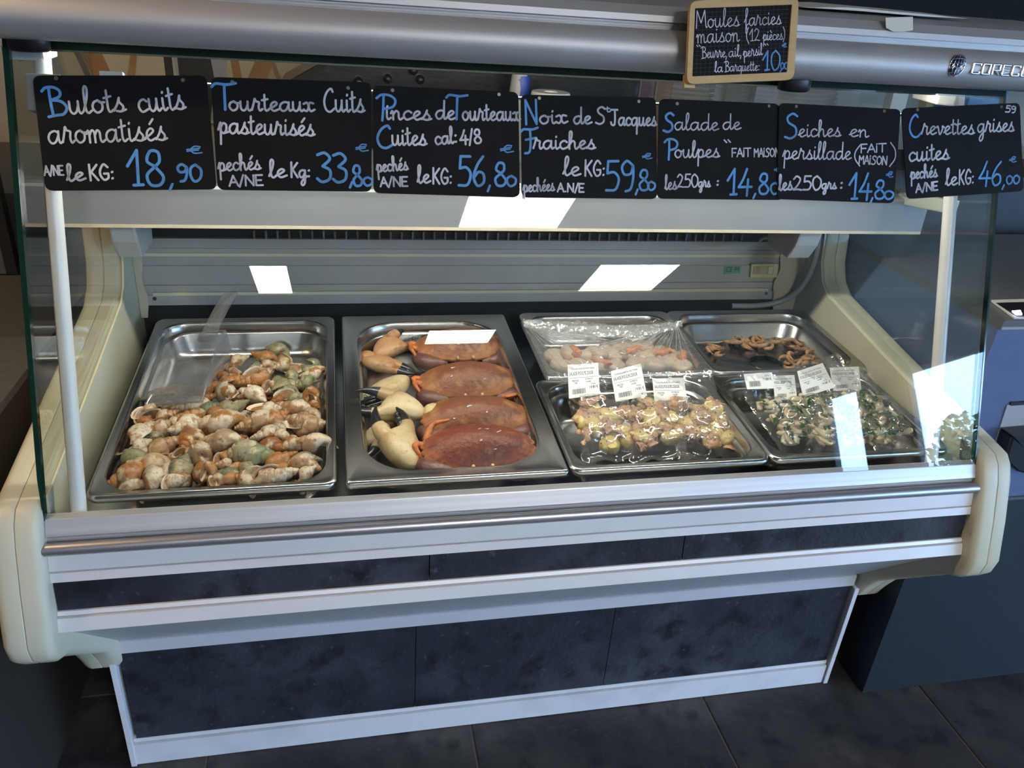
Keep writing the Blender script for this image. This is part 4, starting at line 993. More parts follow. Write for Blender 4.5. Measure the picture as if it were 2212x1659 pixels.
mb.build('bowl', 'scoop_plastic', sc, 60, local=True)
edge.build('bowl_edge', 'scoop_plastic', sc, 60, local=True)
bk = outer[0]
MB().loft([bk, [(-.003, y, z) for x, y, z in bk]], False, True).build('back_wall', 'scoop_plastic', sc, 60, local=True)
hd = [(-.002, 0, .050), (-.03, 0, .064), (-.065, 0, .078), (-.095, 0, .088), (-.108, 0, .089)]
rings = []
for (x, y, z), w, th in zip(hd, (.016, .012, .0115, .013, .009), (.005, .006, .006, .005, .004)):
    rings.append([(x + .3 * th * math.sin(a), w * math.copysign(abs(math.cos(a)) ** .6, math.cos(a)), z + th * math.copysign(abs(math.sin(a)) ** .6, math.sin(a))) for a in np.linspace(0, 6.2832, 14, endpoint=False)])
MB().loft(rings).build('handle', 'scoop_plastic', sc, 60, local=True)
back_c = on_rim(466, 798, .004)
sc.matrix_world = Matrix.Translation(Vector(back_c)) @ Matrix.Rotation(math.radians(248), 4, 'Z') @ Matrix.Rotation(math.radians(0), 4, 'Y') @ Matrix.Rotation(math.radians(13), 4, 'X') @ Matrix.Scale(1.08, 4)
# ================================================================== crabs and claws
pb('crab_shell', (.20, .068, .030), .44, spec=.4, mix=[(22, (.115, .042, .030), .46, .62, 5), (38, (.34, .165, .065), .54, .70, 5), (240, (.085, .035, .022), .58, .72, 3)], bump=(150, .9), rim_col=((.40, .165, .055), 11.4, 19., .62, 1.25))
pb('crab_shell_red', (.19, .045, .022), .44, spec=.4, mix=[(20, (.105, .028, .022), .44, .62, 5), (45, (.32, .12, .05), .58, .74, 4), (240, (.08, .025, .018), .58, .72, 3)], bump=(150, .9), rim_col=((.36, .10, .035), 11.4, 19., .68, 1.3))
pb('crab_edge', (.40, .165, .055), .4, mix=(40, (.30, .10, .04), .4, .7), bump=(120, .4))
pb('crab_limb', (.13, .052, .040), .42, mix=(60, (.22, .10, .065), .48, .7), bump=(160, .6))
pb('crab_leg', (.55, .16, .04), .45, mix=(60, (.22, .07, .02), .5, .7), bump=(200, .8))
pb('crab_eye', (.55, .33, .16), .2)
pb('crab_under', (.10, .045, .03), .5)
pb('claw_cream', (.58, .46, .26), .36, spec=.4, mix=[(13, (.36, .20, .08), .50, .70, 4), (24, (.42, .29, .13), .46, .70, 5), (70, (.52, .27, .16), .64, .78), (160, (.34, .22, .10), .60, .75)], bump=(90, .5))
pb('claw_tan', (.46, .235, .105), .38, spec=.4, mix=[(26, (.56, .38, .20), .45, .66, 5), (40, (.26, .095, .035), .54, .70, 5)], bump=(90, .5))
pb('claw_tip', (.016, .017, .020), .28, coat=.3, mix=(30, (.06, .06, .065), .5, .8))
pb('claw_joint', (.68, .60, .42), .4, mix=(30, (.52, .36, .18), .45, .7))
def crab_outline(ph, n_lobes=9):
    """half-moon outline of a brown crab: wide, blunt front, pie-crust margin; ph from +x round the back"""
    c, s = math.cos(ph), math.sin(ph)
    x = math.copysign(abs(c) ** .92, c); y = math.copysign(abs(s) ** (.92 if s > 0 else .86), s)
    y *= .60 if s > 0 else .52
    lob = 0
    if s < .45: lob = .055 * abs(math.sin(ph * 13)) ** .5 - .015
    return x * (1 + lob), y * (1 + lob)
def crab_mesh(w=.17, seed=0):
    n = 112; phs = [2 * math.pi * i / n for i in range(n)]
    h = .031
    rr_ = [(.04, 1.), (.2, .97), (.38, .885), (.55, .745), (.7, .57), (.82, .40), (.90, .27), (.95, .18), (.985, .11), (1.0, .05)]
    rings = []
    for q, z in rr_:
        ring = []
        for ph in phs:
            x, y = crab_outline(ph)
            if q < .9: # inner rings lose the lobes
                c, s = math.cos(ph), math.sin(ph)
                x = math.copysign(abs(c) ** .92, c); y = math.copysign(abs(s) ** .9, s) * (.60 if s > 0 else .52)
            X, Y = x * q * w / 2, y * q * w / 2
            bump = .0016 * noise.noise(Vector((X * 45 + seed, Y * 45, seed))) + .0012 * math.cos(X / w * 16) * max(0, 1 - q)
            zz = h * z + bump * (1.2 - q)
            zz -= .09 * w * max(0, -y) ** 2 * q * .5
            ring.append((X, Y, zz))
        rings.append(ring)
    return rings
def add_crab(px, py, d, w, mat, label, yaw=0., pitch=-8., seed=0, legs=()):
    t = thing('crab', label, 'crab', (0, 0, 0), 'brown crabs in the pan'); t['_local'] = 1
    rings = crab_mesh(w, seed)
    cap = MB().loft(rings[:8][::-1], False, True)
    cap.build('carapace', mat, t, 60, local=True)
    edge = rings[-1]; r2 = [(x * .975, y * .97, z - .0035) for x, y, z in edge]; r3 = [(x * .80, y * .80, z - .012) for x, y, z in edge]; r4 = [(x * .55, y * .6, -.020) for x, y, z in edge]
    MB().loft(rings[7:] + [r2], False, False).build('carapace_margin', 'crab_edge', t, 60, local=True)
    MB().loft([r2, r3, r4], False, True).build('belly', 'crab_under', t, 60, local=True)
    for s in (-1, 1):
        # folded claw arm showing below the front margin
        pts = [(s * w * .20, -w * .20, -.014), (s * w * .33, -w * .215, -.013), (s * w * .44, -w * .18, -.011), (s * w * .485, -w * .10, -.011), (s * w * .47, -w * .03, -.013)]
        MB().tube(smooth_path(pts, 5), [.008 + .010 * math.sin(math.pi * min(1, .15 + i / 22)) for i in range(21)], 12).build('claw_arm', 'crab_limb', t, 60, local=True)
        ex = s * w * .085
        MB().loft([[(ex + r * math.cos(a), -w * .252 - .001 + y_, .0035 + r * math.sin(a)) for a in np.linspace(0, 6.2832, 10, endpoint=False)] for r, y_ in ((.0032, .004), (.0034, .001), (.0024, -.0015), (.0008, -.0026))]).build('eye', 'crab_eye', t, 60, local=True)
    for s, base, mid, tip, r in legs:
        P = smooth_path([np.array(base) * w, np.array(mid) * w, np.array(tip) * w], 6)
        MB().tube(P, [r * (1.15 - .85 * i / (len(P) - 1)) for i in range(len(P))], 9).build('leg', 'crab_leg', t, 60, local=True)
    # mouth parts and knobs between the eyes
    for k in range(5):
        x = (k - 2) * w * .055
        MB().loft([[(x + r * math.cos(a), -w * .240 + y_, -.004 + r * 1.4 * math.sin(a)) for a in np.linspace(0, 6.2832, 8, endpoint=False)] for r, y_ in ((.0042, .006), (.0046, .0), (.003, -.003), (.001, -.0042))]).build('mouth_plate', 'crab_edge', t, 60, local=True)
    r_ = random.Random(seed)
    for k in range(14 if seed == 1 else 5):      # white worm tubes grown on the shell
        a0, q = r_.uniform(0, 6.28), r_.uniform(.2, .8); X, Y = q * w * .42 * math.cos(a0), q * w * .22 * math.sin(a0)
        zz = .031 * (1 - .80 * q ** 2.0) + .0012
        wt = [(X + .0028 * math.cos(t_) * (1 + .2 * t_), Y + .0022 * math.sin(t_ * 1.3), zz) for t_ in np.linspace(r_.uniform(0, 3), r_.uniform(4, 6), 7)]
        MB().tube(wt, .00055, 5).build('worm_tube', 'paper_cream', t, 50, local=True)
    p = on_rim(px, py, d)
    t.matrix_world = Matrix.Translation(Vector(p)) @ Matrix.Rotation(math.radians(yaw), 4, 'Z') @ Matrix.Rotation(math.radians(pitch), 4, 'X')
    return t
LG = lambda s, k: [(s, (s * .40, .10 - .10 * k, -.06), (s * .56, .06 - .10 * k, .02 + .02 * k), (s * .47, -.10 - .10 * k, -.06), .0062)]
add_crab(996, 748, .026, .176, 'crab_shell', 'orange-brown crab with white worm-tube marks, at the back of the row', 3, 9, 1, LG(-1, 0) + LG(-1, 1))
add_crab(1014, 824, .020, .176, 'crab_shell', 'brown crab with an orange leg curled under its right front margin', 2, 10, 2, LG(-1, 0) + LG(-1, 1) + [(1, (.30, -.26, -.02), (.42, -.30, .04), (.30, -.345, .05), .0052), (1, (.40, -.16, -.05), (.43, -.25, .0), (.41, -.31, .03), .006)])
add_crab(1026, 902, .016, .176, 'crab_shell', 'dark brown crab in the pan lying between the second and the reddest crab', 0, 11, 3, LG(1, 0) + LG(1, 1))
add_crab(1034, 969, .004, .172, 'crab_shell_red', 'reddest brown crab in the pan, at the front rim beside the big claw', 0, 11, 4, LG(-1, 0) + [(-1, (-.44, .18, -.05), (-.38, .32, .02), (-.22, .37, .03), .007)])
# --- claw: palm with a fixed finger, a hinged finger, black tips, wrist piece behind
def ell_ring(c, u, v, a, b, n=16, p=1.0):
    return [np.array(c) + u * a * math.copysign(abs(math.cos(t)) ** p, math.cos(t)) + v * b * math.copysign(abs(math.sin(t)) ** p, math.sin(t)) for t in np.linspace(0, 6.2832, n, endpoint=False)]
Y_, Z_ = np.array([0, 1., 0]), np.array([0, 0, 1.])
def claw_parts(mat, open_deg=14, wrist=True):
    """unit claw about 1 long: fingers towards +x, hinge finger on the +y side"""
    out = []
    pal = [(-.03, -.06, .06, .05), (.01, -.055, .105, .085), (.07, -.035, .150, .115), (.15, -.008, .185, .135), (.25, .015, .212, .148), (.35, .030, .228, .152), (.43, .030, .222, .145), (.50, .0, .19, .128), (.55, -.045, .15, .11), (.59, -.08, .12, .095)]
    out.append(('palm', MB().loft([[np.array(q_) + (.012 * noise.noise(Vector(np.array(q_) * 6))) * np.array([0, 1, 1]) for q_ in ell_ring((x, y, 0), Y_, Z_, a, b, 20, .8)] for x, y, a, b in pal]), mat))
    fin = [(.55, -.075, .125, .10), (.63, -.115, .10, .085), (.72, -.125, .085, .075)]
    out.append(('fixed_finger', MB().loft([ell_ring((x, y, 0), Y_, Z_, a, b, 14) for x, y, a, b in fin]), mat))
    tip = [(.715, -.125, .0865, .0765), (.80, -.122, .070, .062), (.90, -.105, .048, .044), (.98, -.06, .022, .022), (1.01, -.035, .006, .006)]
    out.append(('finger_tip', MB().loft([ell_ring((x, y, 0), Y_, Z_, a, b, 14) for x, y, a, b in tip]), 'claw_tip'))
    o = math.radians(open_deg); h0 = np.array([.42, .15, 0])
    def rot(p): q = np.array(p, float) - h0; return h0 + np.array([q[0] * math.cos(o) - q[1] * math.sin(o), q[0] * math.sin(o) + q[1] * math.cos(o), q[2]])
    dac = [(.38, .145, .075, .085), (.44, .155, .105, .105), (.55, .165, .105, .095), (.66, .155, .088, .078)]
    out.append(('moving_finger', MB().loft([[rot(q) for q in ell_ring((x, y, .01), Y_, Z_, a, b, 14)] for x, y, a, b in dac]), mat))
    dt = [(.655, .155, .0895, .0795), (.76, .135, .07, .062), (.87, .09, .045, .042), (.95, .035, .022, .02), (.985, .0, .006, .006)]
    out.append(('finger_tip', MB().loft([[rot(q) for q in ell_ring((x, y, .01), Y_, Z_, a, b, 14)] for x, y, a, b in dt]), 'claw_tip'))
    for k in range(4):
        x = .62 + .075 * k
        out.append(('tooth', MB().loft([ell_ring((x, -.055 + .02 * k * .4, zz), Y_ * .9 + np.array([0, .1, 0]), np.array([1., 0, 0]), r, r * 1.3, 8) for zz, r in ((-.05, .012), (-.02, .032), (.02, .034), (.05, .014))]), 'claw_tip' if k else mat))
    out.append(('hinge_knob', MB().loft([ell_ring((.40, .16, zz), np.array([1., 0, 0]), Y_, r, r, 10) for zz, r in ((-.10, .03), (-.06, .05), (.06, .05), (.115, .03))]), 'claw_joint'))
    if wrist:
        wr = [(-.01, -.05, .09, .08), (-.05, -.04, .135, .11), (-.13, -.02, .15, .125), (-.22, -.01, .125, .11), (-.27, .0, .075, .07)]
        out.append(('wrist', MB().loft([ell_ring((x, y, -.02), Y_, Z_, a, b, 14) for x, y, a, b in wr]), mat))
        out.append(('wrist_joint', MB().loft([ell_ring((x, .0, -.03), Y_, Z_, a, a * .8, 10) for x, a in ((-.26, .07), (-.30, .085), (-.35, .075), (-.385, .04))]), 'claw_joint'))
    return out
def add_claw(px, py, d, size, yaw, roll, mat, label, pitch=0., open_deg=12, wrist=True, flip=1):
    t = thing('crab_claw', label, 'crab claw', (0, 0, 0), 'loose crab claws in the pan'); t['_local'] = 1
    for nm, mb, m in claw_parts(mat, open_deg, wrist):
        mb.v = [((x - .3) * size, y * size * flip, z * size) for x, y, z in mb.v]
        mb.build(nm, m, t, 60, local=True)
    t.matrix_world = Matrix.Translation(Vector(on_rim(px, py, d))) @ Matrix.Rotation(math.radians(yaw), 4, 'Z') @ Matrix.Rotation(math.radians(-pitch), 4, 'Y') @ Matrix.Rotation(math.radians(roll), 4, 'X')
add_claw(838, 752, .036, .105, 28, 25, 'claw_tan', 'tan claw with a grey crusty wrist behind the other claws, beside the back crab', 8, 20)
add_claw(822, 787, .026, .100, -28, -12, 'claw_tan', 'orange-brown claw with black fingertips pointing at the second crab', -4, 4, False)
add_claw(845, 838, .024, .125, 212, 18, 'claw_cream', 'plump cream claw seen from above with its fingers towards the pan wall', -6, 8, False)
add_claw(868, 882, .008, .115, 172, -25, 'claw_cream', 'cream claw with long open black-tipped fingers lying across the pile', 3, 22, True, -1)
add_claw(815, 942, .034, .100, 232, 10, 'claw_cream', 'cream claw with one dark finger reaching down to the pan corner', -8, 14, True)
add_claw(870, 968, .014, .135, 97, 12, 'claw_cream', 'biggest cream claw, standing with a black finger up beside the reddest crab', 14, 18, False)
# ================================================================== bagged octopus salad and cuttlefish
pb('potato', (.70, .53, .20), .32, sss=.15, mix=[(2.2, (.78, .66, .34), .45, .7), (3.5, (.58, .30, .06), .58, .70)])
pb('octopus', (.50, .29, .17), .3, sss=.1, mix=[(1.6, (.70, .50, .30), .46, .60), (2.4, (.20, .075, .09), .54, .64), (2.0, (.62, .30, .05), .60, .70)], bump=(8, .6))
pb('herb', (.035, .085, .022), .5, mix=(40, (.07, .14, .04), .4, .7))
pb('cuttlefish', (.78, .72, .58), .3, sss=.15, rnd=[(.72, .65, .48), (.66, .55, .34), (.78, .74, .62)], mix=(2.5, (.62, .40, .18), .60, .75))
pb('parsley', (.018, .065, .018), .45, rnd=[(.010, .040, .013), (.020, .065, .016), (.03, .08, .026)])
pb('oil', (.75, .48, .08), .15)
def lump(seed, n=10, m=8, p=1.0, amp=.18):
    """rounded irregular chunk, unit radius"""
    rings = []
    for i in range(m + 1):
        th = math.pi * (.02 + .96 * i / m); ring = []
        for k in range(n):
            ph = 2 * math.pi * k / n
            v = np.array([math.sin(th) * math.cos(ph), math.sin(th) * math.sin(ph), math.cos(th)])
            r = 1 + amp * noise.noise(Vector(v * 1.7 + seed * 3.1))
            ring.append(np.sign(v) * np.abs(v) ** p * r)
        rings.append(ring)
    return MB().loft(rings[::-1])
def to_data(mb, nm, mat, smooth=60):
    o = mb.build(nm, mat, None, smooth, local=True); d = o.data; bpy.data.objects.remove(o); return d
POT = [to_data(lump(s, p=.8), 'potato_piece', 'potato') for s in (1, 2, 3)]
def tentacle(seed):
    r = random.Random(seed); pts = [(-1, 0, 0), (-.4, .28 * r.choice((-1, 1)), .1), (.3, .12, .18), (1, r.uniform(-.3, .3), 0)]
    P = smooth_path(pts, 5)
    mb = MB().tube(P, [.46 - .018 * i + .06 * math.sin(i * 1.9) for i in range(len(P))], 9)
    return mb
OCT = [to_data(tentacle(s), 'octopus_piece', 'octopus') for s in (1, 2, 3)] + [to_data(lump(7, amp=.35), 'octopus_piece', 'octopus')]
def chip(seed):
    r = random.Random(seed); rings = []
    for x, w, h in ((-1, .30, .16), (-.5, .46, .26), (.1, .5, .28), (.7, .42, .24), (1, .2, .14)):
        rings.append(ell_ring((x, .12 * math.sin(x * 2 + seed), .22 * x * x * r.uniform(-.5, 1)), Y_, Z_, w * r.uniform(.8, 1.15), h, 8, .6))
    return MB().loft(rings)
CUT = [to_data(chip(s), 'cuttlefish_piece', 'cuttlefish') for s in (1, 2, 3, 4)]
def leaf_data(seed, mat):
    r = random.Random(seed); n = 9; top = []
    for i in range(n):
        a = 2 * math.pi * i / n; q = r.uniform(.55, 1.1); top.append((q * math.cos(a), .6 * q * math.sin(a), .25 * r.uniform(-1, 1)))
    mb = MB(); vs = top + [(0, 0, .12)] + [(x, y, z - .08) for x, y, z in top]
    mb.add(vs, [(i, (i + 1) % n, n) for i in range(n)] + [(i, n + 1 + i, n + 1 + (i + 1) % n, (i + 1) % n) for i in range(n)] + [tuple(n + 1 + i for i in range(n - 1, -1, -1))])
    return to_data(mb, 'parsley_leaf', mat, None)
PAR = [leaf_data(s, 'parsley') for s in (1, 2, 3)]
HRB = leaf_data(9, 'herb')
# flap plane that carries the printed labels (leaning on the pans behind)
FN = np.array([0, -.62, .785]); FN /= np.linalg.norm(FN); FO = np.array([0, .165, .712]); FU = np.cross((1., 0, 0), FN) * 1.0
if FU[2] < 0: FU = -FU
def on_flap(px, py, lift=0.): return on_plane(px, py, FN, FO + FN * lift)
def price_label(parent, quad, lines, lift):
    """white self-adhesive label: tl tr br bl"""
    q = [on_flap(*c, lift) for c in quad]
    def P(u, v, l=0.): return (q[0] * (1 - u) * (1 - v) + q[1] * u * (1 - v) + q[2] * u * v + q[3] * (1 - u) * v) + FN * l
    lb = sub_org(MB().prism([P(0, 0), P(1, 0), P(1, 1), P(0, 1)], -FN * .0004).build('price_label', 'paper', parent), parent)
    for body, u0, u1, v, h in lines:
        mb = MB()
        if body == '|':
            r = random.Random(4); x = u0
            while x < u1:
                w = r.choice((.006, .011, .017)); mb.add([P(x, v - h, .00035), P(x + w, v - h, .00035), P(x + w, v, .00035), P(x, v, .00035)], [(0, 1, 2, 3)]); x += w + r.choice((.007, .012, .016))
            nm = 'barcode'
        elif body == '-':
            mb.add([P(u0, v - .006, .00035), P(u1, v - .006, .00035), P(u1, v, .00035), P(u0, v, .00035)], [(0, 1, 2, 3)]); nm = 'rule_line'
        else:
            vs, fs = text_mesh(body); wm = max(a[0] for a in vs); hm = .7
            mb.add([P(u0 + (u1 - u0) * a[0] / wm, v - h * a[1] / hm, .00035) for a in vs], fs); nm = 'label_print'
        mb.build(nm, 'ink', lb)
    return lb
LINES = lambda title: [('COQUILLAGES DU ROY RENE', .10, .86, .17, .05), (title, .04, .82, .335, .105), ('-', .04, .96, .42, 0), ('PIECES', .12, .33, .53, .05), ('€/PIECE', .55, .78, .50, .05), ('TNP', .19, .29, .60, .05), ('14.80', .56, .73, .58, .05), ('TOTAL', .72, .88, .66, .045), ('14.80 €', .66, .95, .775, .085), ('|', .12, .55, .90, .15)]
def bag(name, label, quad, base_d, pieces, flap, lab, lines, lift, group, seed, parsley=None):
    """quad: fl fr br bl of the filled part; flap: the two upper corners of the empty film"""
    c = [on_rim(*p, d) for p, d in zip(quad, base_d)]
    ctr = sum(c) / 4
    t = thing(name, label, 'bag', ctr, group)
    def S(u, v): return c[0] * (1 - u) * (1 - v) + c[1] * u * (1 - v) + c[2] * u * v + c[3] * (1 - u) * v
    ex = c[1] - c[0]; ey = c[3] - c[0]; ex /= np.linalg.norm(ex); en = np.cross(ex, ey); en /= np.linalg.norm(en); ey = np.cross(en, ex)
    NU, NV = 54, 44
    U, V = np.meshgrid(np.linspace(-.07, 1.07, NU), np.linspace(-.17, 1.06, NV))
    Hh = np.zeros_like(U)
    PX = np.array([[((S(u, v) - ctr) @ ex, (S(u, v) - ctr) @ ey) for u, v in zip(ru, rv)] for ru, rv in zip(U, V)])
    for nm, data, u, v, sx, sy, sz, ang, z in pieces:
        p = S(u, v) + en * z
        o = bpy.data.objects.new(nm, data); COL.objects.link(o); o.parent = t
        mw = Matrix.Translation(Vector(p - ctr)) @ Matrix((ex, ey, en)).transposed().to_4x4() @ Matrix.Rotation(ang, 4, 'Z') @ Matrix.Rotation(random.uniform(-.25, .25), 4, 'X') @ Matrix.Diagonal((sx, sy, sz, 1))
        o.matrix_local = mw
        q = np.array([(p - ctr) @ ex, (p - ctr) @ ey]); R = max(sx, sy) * 1.15
        r2 = ((PX[..., 0] - q[0]) ** 2 + (PX[..., 1] - q[1]) ** 2) / (R * R)
        Hh = np.maximum(Hh, np.where(r2 < 1.6, (z + sz * 1.08) * np.clip(1.25 - r2 * .55, 0, 1.05), 0))
    top = Hh.copy()
    for _ in range(3):
        pd = np.pad(Hh, 1, mode='edge'); Hh = (pd[:-2, 1:-1] + pd[2:, 1:-1] + pd[1:-1, :-2] + pd[1:-1, 2:] + 2 * pd[1:-1, 1:-1]) / 6
    Hh = np.maximum(Hh, top * .96)
    ed = np.minimum.reduce([U + .07, 1.07 - U, (V + .08) * .8, 1.06 - V]) * 8
    Hh = Hh * np.clip(ed, 0, 1) + .0012
    wr = np.array([[noise.noise(Vector((a[0] * 75 + seed, a[1] * 75, seed))) + .7 * noise.noise(Vector((a[0] * 170, a[1] * 170, seed + 4))) for a in row] for row in PX])
    Hh = Hh + .0024 * np.clip(wr, -.2, 1) + np.clip(.3 - ed, 0, 1) * (.004 + .006 * np.sin(PX[..., 0] * 110 + seed))
    pts = [[S(u, v) + en * h for u, v, h in zip(ru, rv, rh)] for ru, rv, rh in zip(U, V, Hh)]
    rows = [r for r in pts]
    if flap:
        f0, f1 = on_flap(*flap[0], lift + .001), on_flap(*flap[1], lift + .001)
        lastr = rows[-1]
        for k in range(1, 13):
            w = k / 12; row = []
            for i in range(NU):
                a = f0 + (f1 - f0) * i / (NU - 1)
                q = lastr[i] * (1 - w) + a * w + FN * (.0025 * noise.noise(Vector((i * .23, k * .5, seed + 9))))
                row.append(q + FN * (.004 * math.sin(w * math.pi)))
            rows.append(row)
    mb = MB().loft(rows, False, False, closed=False)
    mb.build('film', 'film', t, 70)
    if parsley:
        r = random.Random(seed + 3)
        for k in range(parsley):
            u, v = r.uniform(.05, .95), r.uniform(.05, .95)
            i, j = int((u + .07) / 1.14 * (NU - 1)), int((v + .17) / 1.23 * (NV - 1))
            o = bpy.data.objects.new('herb_fleck' if pieces and pieces[0][0] != 'cuttlefish_piece' else 'parsley_leaf', HRB if pieces[0][0] != 'cuttlefish_piece' else r.choice(PAR)); COL.objects.link(o); o.parent = t
            s_ = r.uniform(.0016, .003) if pieces[0][0] != 'cuttlefish_piece' else r.uniform(.0045, .012)
            p = S(u, v) + en * (top[j, i] * .93 + .0005)
            o.matrix_local = Matrix.Translation(Vector(p - ctr)) @ Matrix((ex, ey, en)).transposed().to_4x4() @ Matrix.Rotation(r.uniform(0, 6), 4, 'Z') @ Matrix.Rotation(r.uniform(-.5, .5), 4, 'X') @ Matrix.Diagonal((s_, s_, s_, 1))
    if lab: price_label(t, lab, lines, lift)
    return t
def octo_pieces(seed):
    r = random.Random(seed); out = []
    for k in range(10):
        out.append(('potato_piece', r.choice(POT), r.uniform(.08, .92), r.choice((r.uniform(.06, .4), r.uniform(.06, .9))), r.uniform(.015, .022), r.uniform(.012, .016), r.uniform(.010, .014), r.uniform(0, 3.1), r.uniform(.007, .016)))
    for k in range(20):
        out.append(('octopus_piece', r.choice(OCT), r.uniform(.06, .94), r.uniform(.12, .96), r.uniform(.016, .024), r.uniform(.016, .024), r.uniform(.009, .013), r.uniform(0, 6.2), r.uniform(.010, .022)))
    return out
OG, CG = 'bags of octopus salad', 'bags of cuttlefish'
bag('salad_bag', 'octopus salad vacuum bag with potato, its label upright, beside the crab pan', [(1262, 985), (1372, 975), (1352, 874), (1236, 872)], (.050, .050, .022, .022), octo_pieces(1), ((1196, 800), (1300, 770)), [(1226, 788), (1292, 784), (1296, 852), (1229, 861)], LINES('SALADE.POULPE.250GR'), .002, OG, 11, 26)
bag('salad_bag', 'vacuum bag of octopus salad lying between the two other salad bags', [(1366, 985), (1478, 972), (1452, 866), (1348, 872)], (.046, .046, .020, .020), octo_pieces(2), ((1305, 800), (1440, 772)), [(1319, 802), (1384, 785), (1398, 855), (1330, 868)], LINES('SALADE.POULPE.250GR'), .0045, OG, 12, 26)
bag('salad_bag', 'octopus salad vacuum bag with half-hidden label, beside the cuttlefish pan', [(1470, 983), (1585, 972), (1548, 884), (1442, 880)], (.046, .046, .020, .020), octo_pieces(3), ((1400, 806), (1536, 798)), [(1409, 818), (1477, 816), (1487, 882), (1415, 880)], LINES('SALADE.POULPE.250GR'), .0025, OG, 13, 26)
def cut_pieces(seed):
    r = random.Random(seed); out = []
    for k in range(62):
        out.append(('cuttlefish_piece', r.choice(CUT), r.uniform(.04, .96), r.uniform(.04, .96), r.uniform(.009, .015), r.uniform(.008, .013), r.uniform(.009, .014), r.uniform(0, 6.2), r.uniform(.005, .021)))
    return out
bag('cuttlefish_bag', 'vacuum bag of cuttlefish with parsley, its label folded to show only the bar code', [(1692, 975), (1800, 968), (1738, 872), (1622, 876)], (.052, .052, .022, .022), cut_pieces(1), ((1592, 802), (1676, 798)), [(1606, 808), (1668, 804), (1674, 839), (1614, 841)], [('TOTAL', .70, .86, .24, .09), ('14.80 €', .62, .93, .48, .17), ('|', .12, .50, .84, .34)], .003, CG, 21, 34)
bag('cuttlefish_bag', 'vacuum bag of cuttlefish whose label is crossed by a shiny film crease', [(1765, 974), (1850, 968), (1794, 866), (1712, 868)], (.046, .046, .016, .016), cut_pieces(2), ((1668, 800), (1728, 792)), [(1669, 812), (1716, 810), (1722, 862), (1674, 865)], LINES('POELEE.SEICHES.200GR'), .0015, CG, 22, 34)
bag('cuttlefish_bag', 'vacuum bag of cuttlefish with a tilted label in front of the shrimp pan', [(1820, 972), (1905, 964), (1850, 872), (1776, 858)], (.042, .042, .014, .012), cut_pieces(3), ((1716, 792), (1812, 762)), [(1722, 802), (1777, 784), (1804, 837), (1735, 858)], LINES('POELEE.SEICHES.200GR'), .005, CG, 23, 34)
bag('cuttlefish_bag', 'vacuum bag of cuttlefish against the right wall of its pan, under the tilted one', [(1890, 968), (1958, 960), (1900, 868), (1836, 862)], (.034, .034, .012, .012), cut_pieces(4), ((1786, 788), (1880, 796)), [(1792, 794), (1855, 792), (1861, 841), (1800, 845)], LINES('POELEE.SEICHES.200GR'), .0025, CG, 24, 30)
# ================================================================== scallops under cling film
pb('scallop_white', (.66, .53, .42), .3, sss=.25, mix=(1.6, (.66, .40, .28), .50, .68))
pb('scallop_coral', (.72, .25, .09), .3, sss=.2, mix=(2, (.66, .36, .20), .5, .7))
scl = lump(3, 14, 8, .75, .08); cor = tentacle(4)
SC_D, CO_D = to_data(scl, 'muscle', 'scallop_white'), to_data(cor, 'coral', 'scallop_coral')
SCP = [(1200, 772, 0), (1232, 764, 1), (1262, 770, 0), (1290, 762, 0), (1250, 790, 0), (1288, 790, 1), (1325, 768, 0), (1330, 792, 0), (1362, 762, 1), (1372, 788, 0), (1395, 770, 0), (1412, 788, 0), (1428, 766, 1), (1446, 782, 0), (1464, 774, 1), (1310, 752, 0), (1388, 750, 0), (1215, 792, 0), (1470, 792, 0), (1345, 748, 0)]
for k, (px, py, coral) in enumerate(SCP):
    r = random.Random(k)
    t = thing('scallop', 'cream scallop with an orange coral under the cling film' if coral else 'plain cream scallop under the cling film', 'scallop', on_rim(px, py, .030 + r.uniform(-.006, .008)), 'scallops with coral' if coral else 'plain scallops')
    o = bpy.data.objects.new('muscle', SC_D); COL.objects.link(o); o.parent = t
    s_ = r.uniform(.020, .027); o.matrix_local = Matrix.Rotation(r.uniform(0, 6), 4, 'Z') @ Matrix.Rotation(r.uniform(-.5, .5), 4, 'X') @ Matrix.Diagonal((s_, s_ * .8, s_ * .5, 1))
    if coral:
        o = bpy.data.objects.new('coral', CO_D); COL.objects.link(o); o.parent = t
        o.matrix_local = Matrix.Translation((.004, -.008, .010)) @ Matrix.Rotation(r.uniform(0, 3), 4, 'Z') @ Matrix.Diagonal((.020, .020, .018, 1))
NU, NV = 90, 60
xa, xb, ya, yb = X3B - .002, X3B + .327, YF + .27 - .004, YF + .27 + .215
rows = []
for j in range(NV):
    v = j / (NV - 1); row = []
    for i in range(NU):
        u = i / (NU - 1)
        x, y = xa + (xb - xa) * u, ya + (yb - ya) * v
        y += .016 * math.sin(u * 5 + .6) * max(0, v - .75) * 2
        z = .0035 - .012 * math.sin(math.pi * u) * math.sin(math.pi * min(1, v * .95)) ** .7
        for cx_, cy_ in ((1., .93), (0., .97)):
            dx, dy = (u - cx_) * 1.25, v - cy_
            dd = math.hypot(dx, dy); an = math.atan2(dy, dx)
            z += .0019 * math.sin(an * 34 + cx_) * math.exp(-dd * 2.2) * min(1, dd * 8)
        z += .0007 * noise.noise(Vector((u * 30, v * 12, 2)))
        if v > .86:
            g = (v - .86) / .14
            z += g * (.004 * noise.noise(Vector((u * 26, v * 60, 3))) + .003 * noise.noise(Vector((u * 70, v * 110, 5))) + .003 * g)
        ov = max(0, .02 - u) / .02 + max(0, u - .98) / .02 + max(0, .02 - v) / .02
        row.append(tilt_pt(x, y, z - .006 * min(1, ov)))
    rows.append(row)
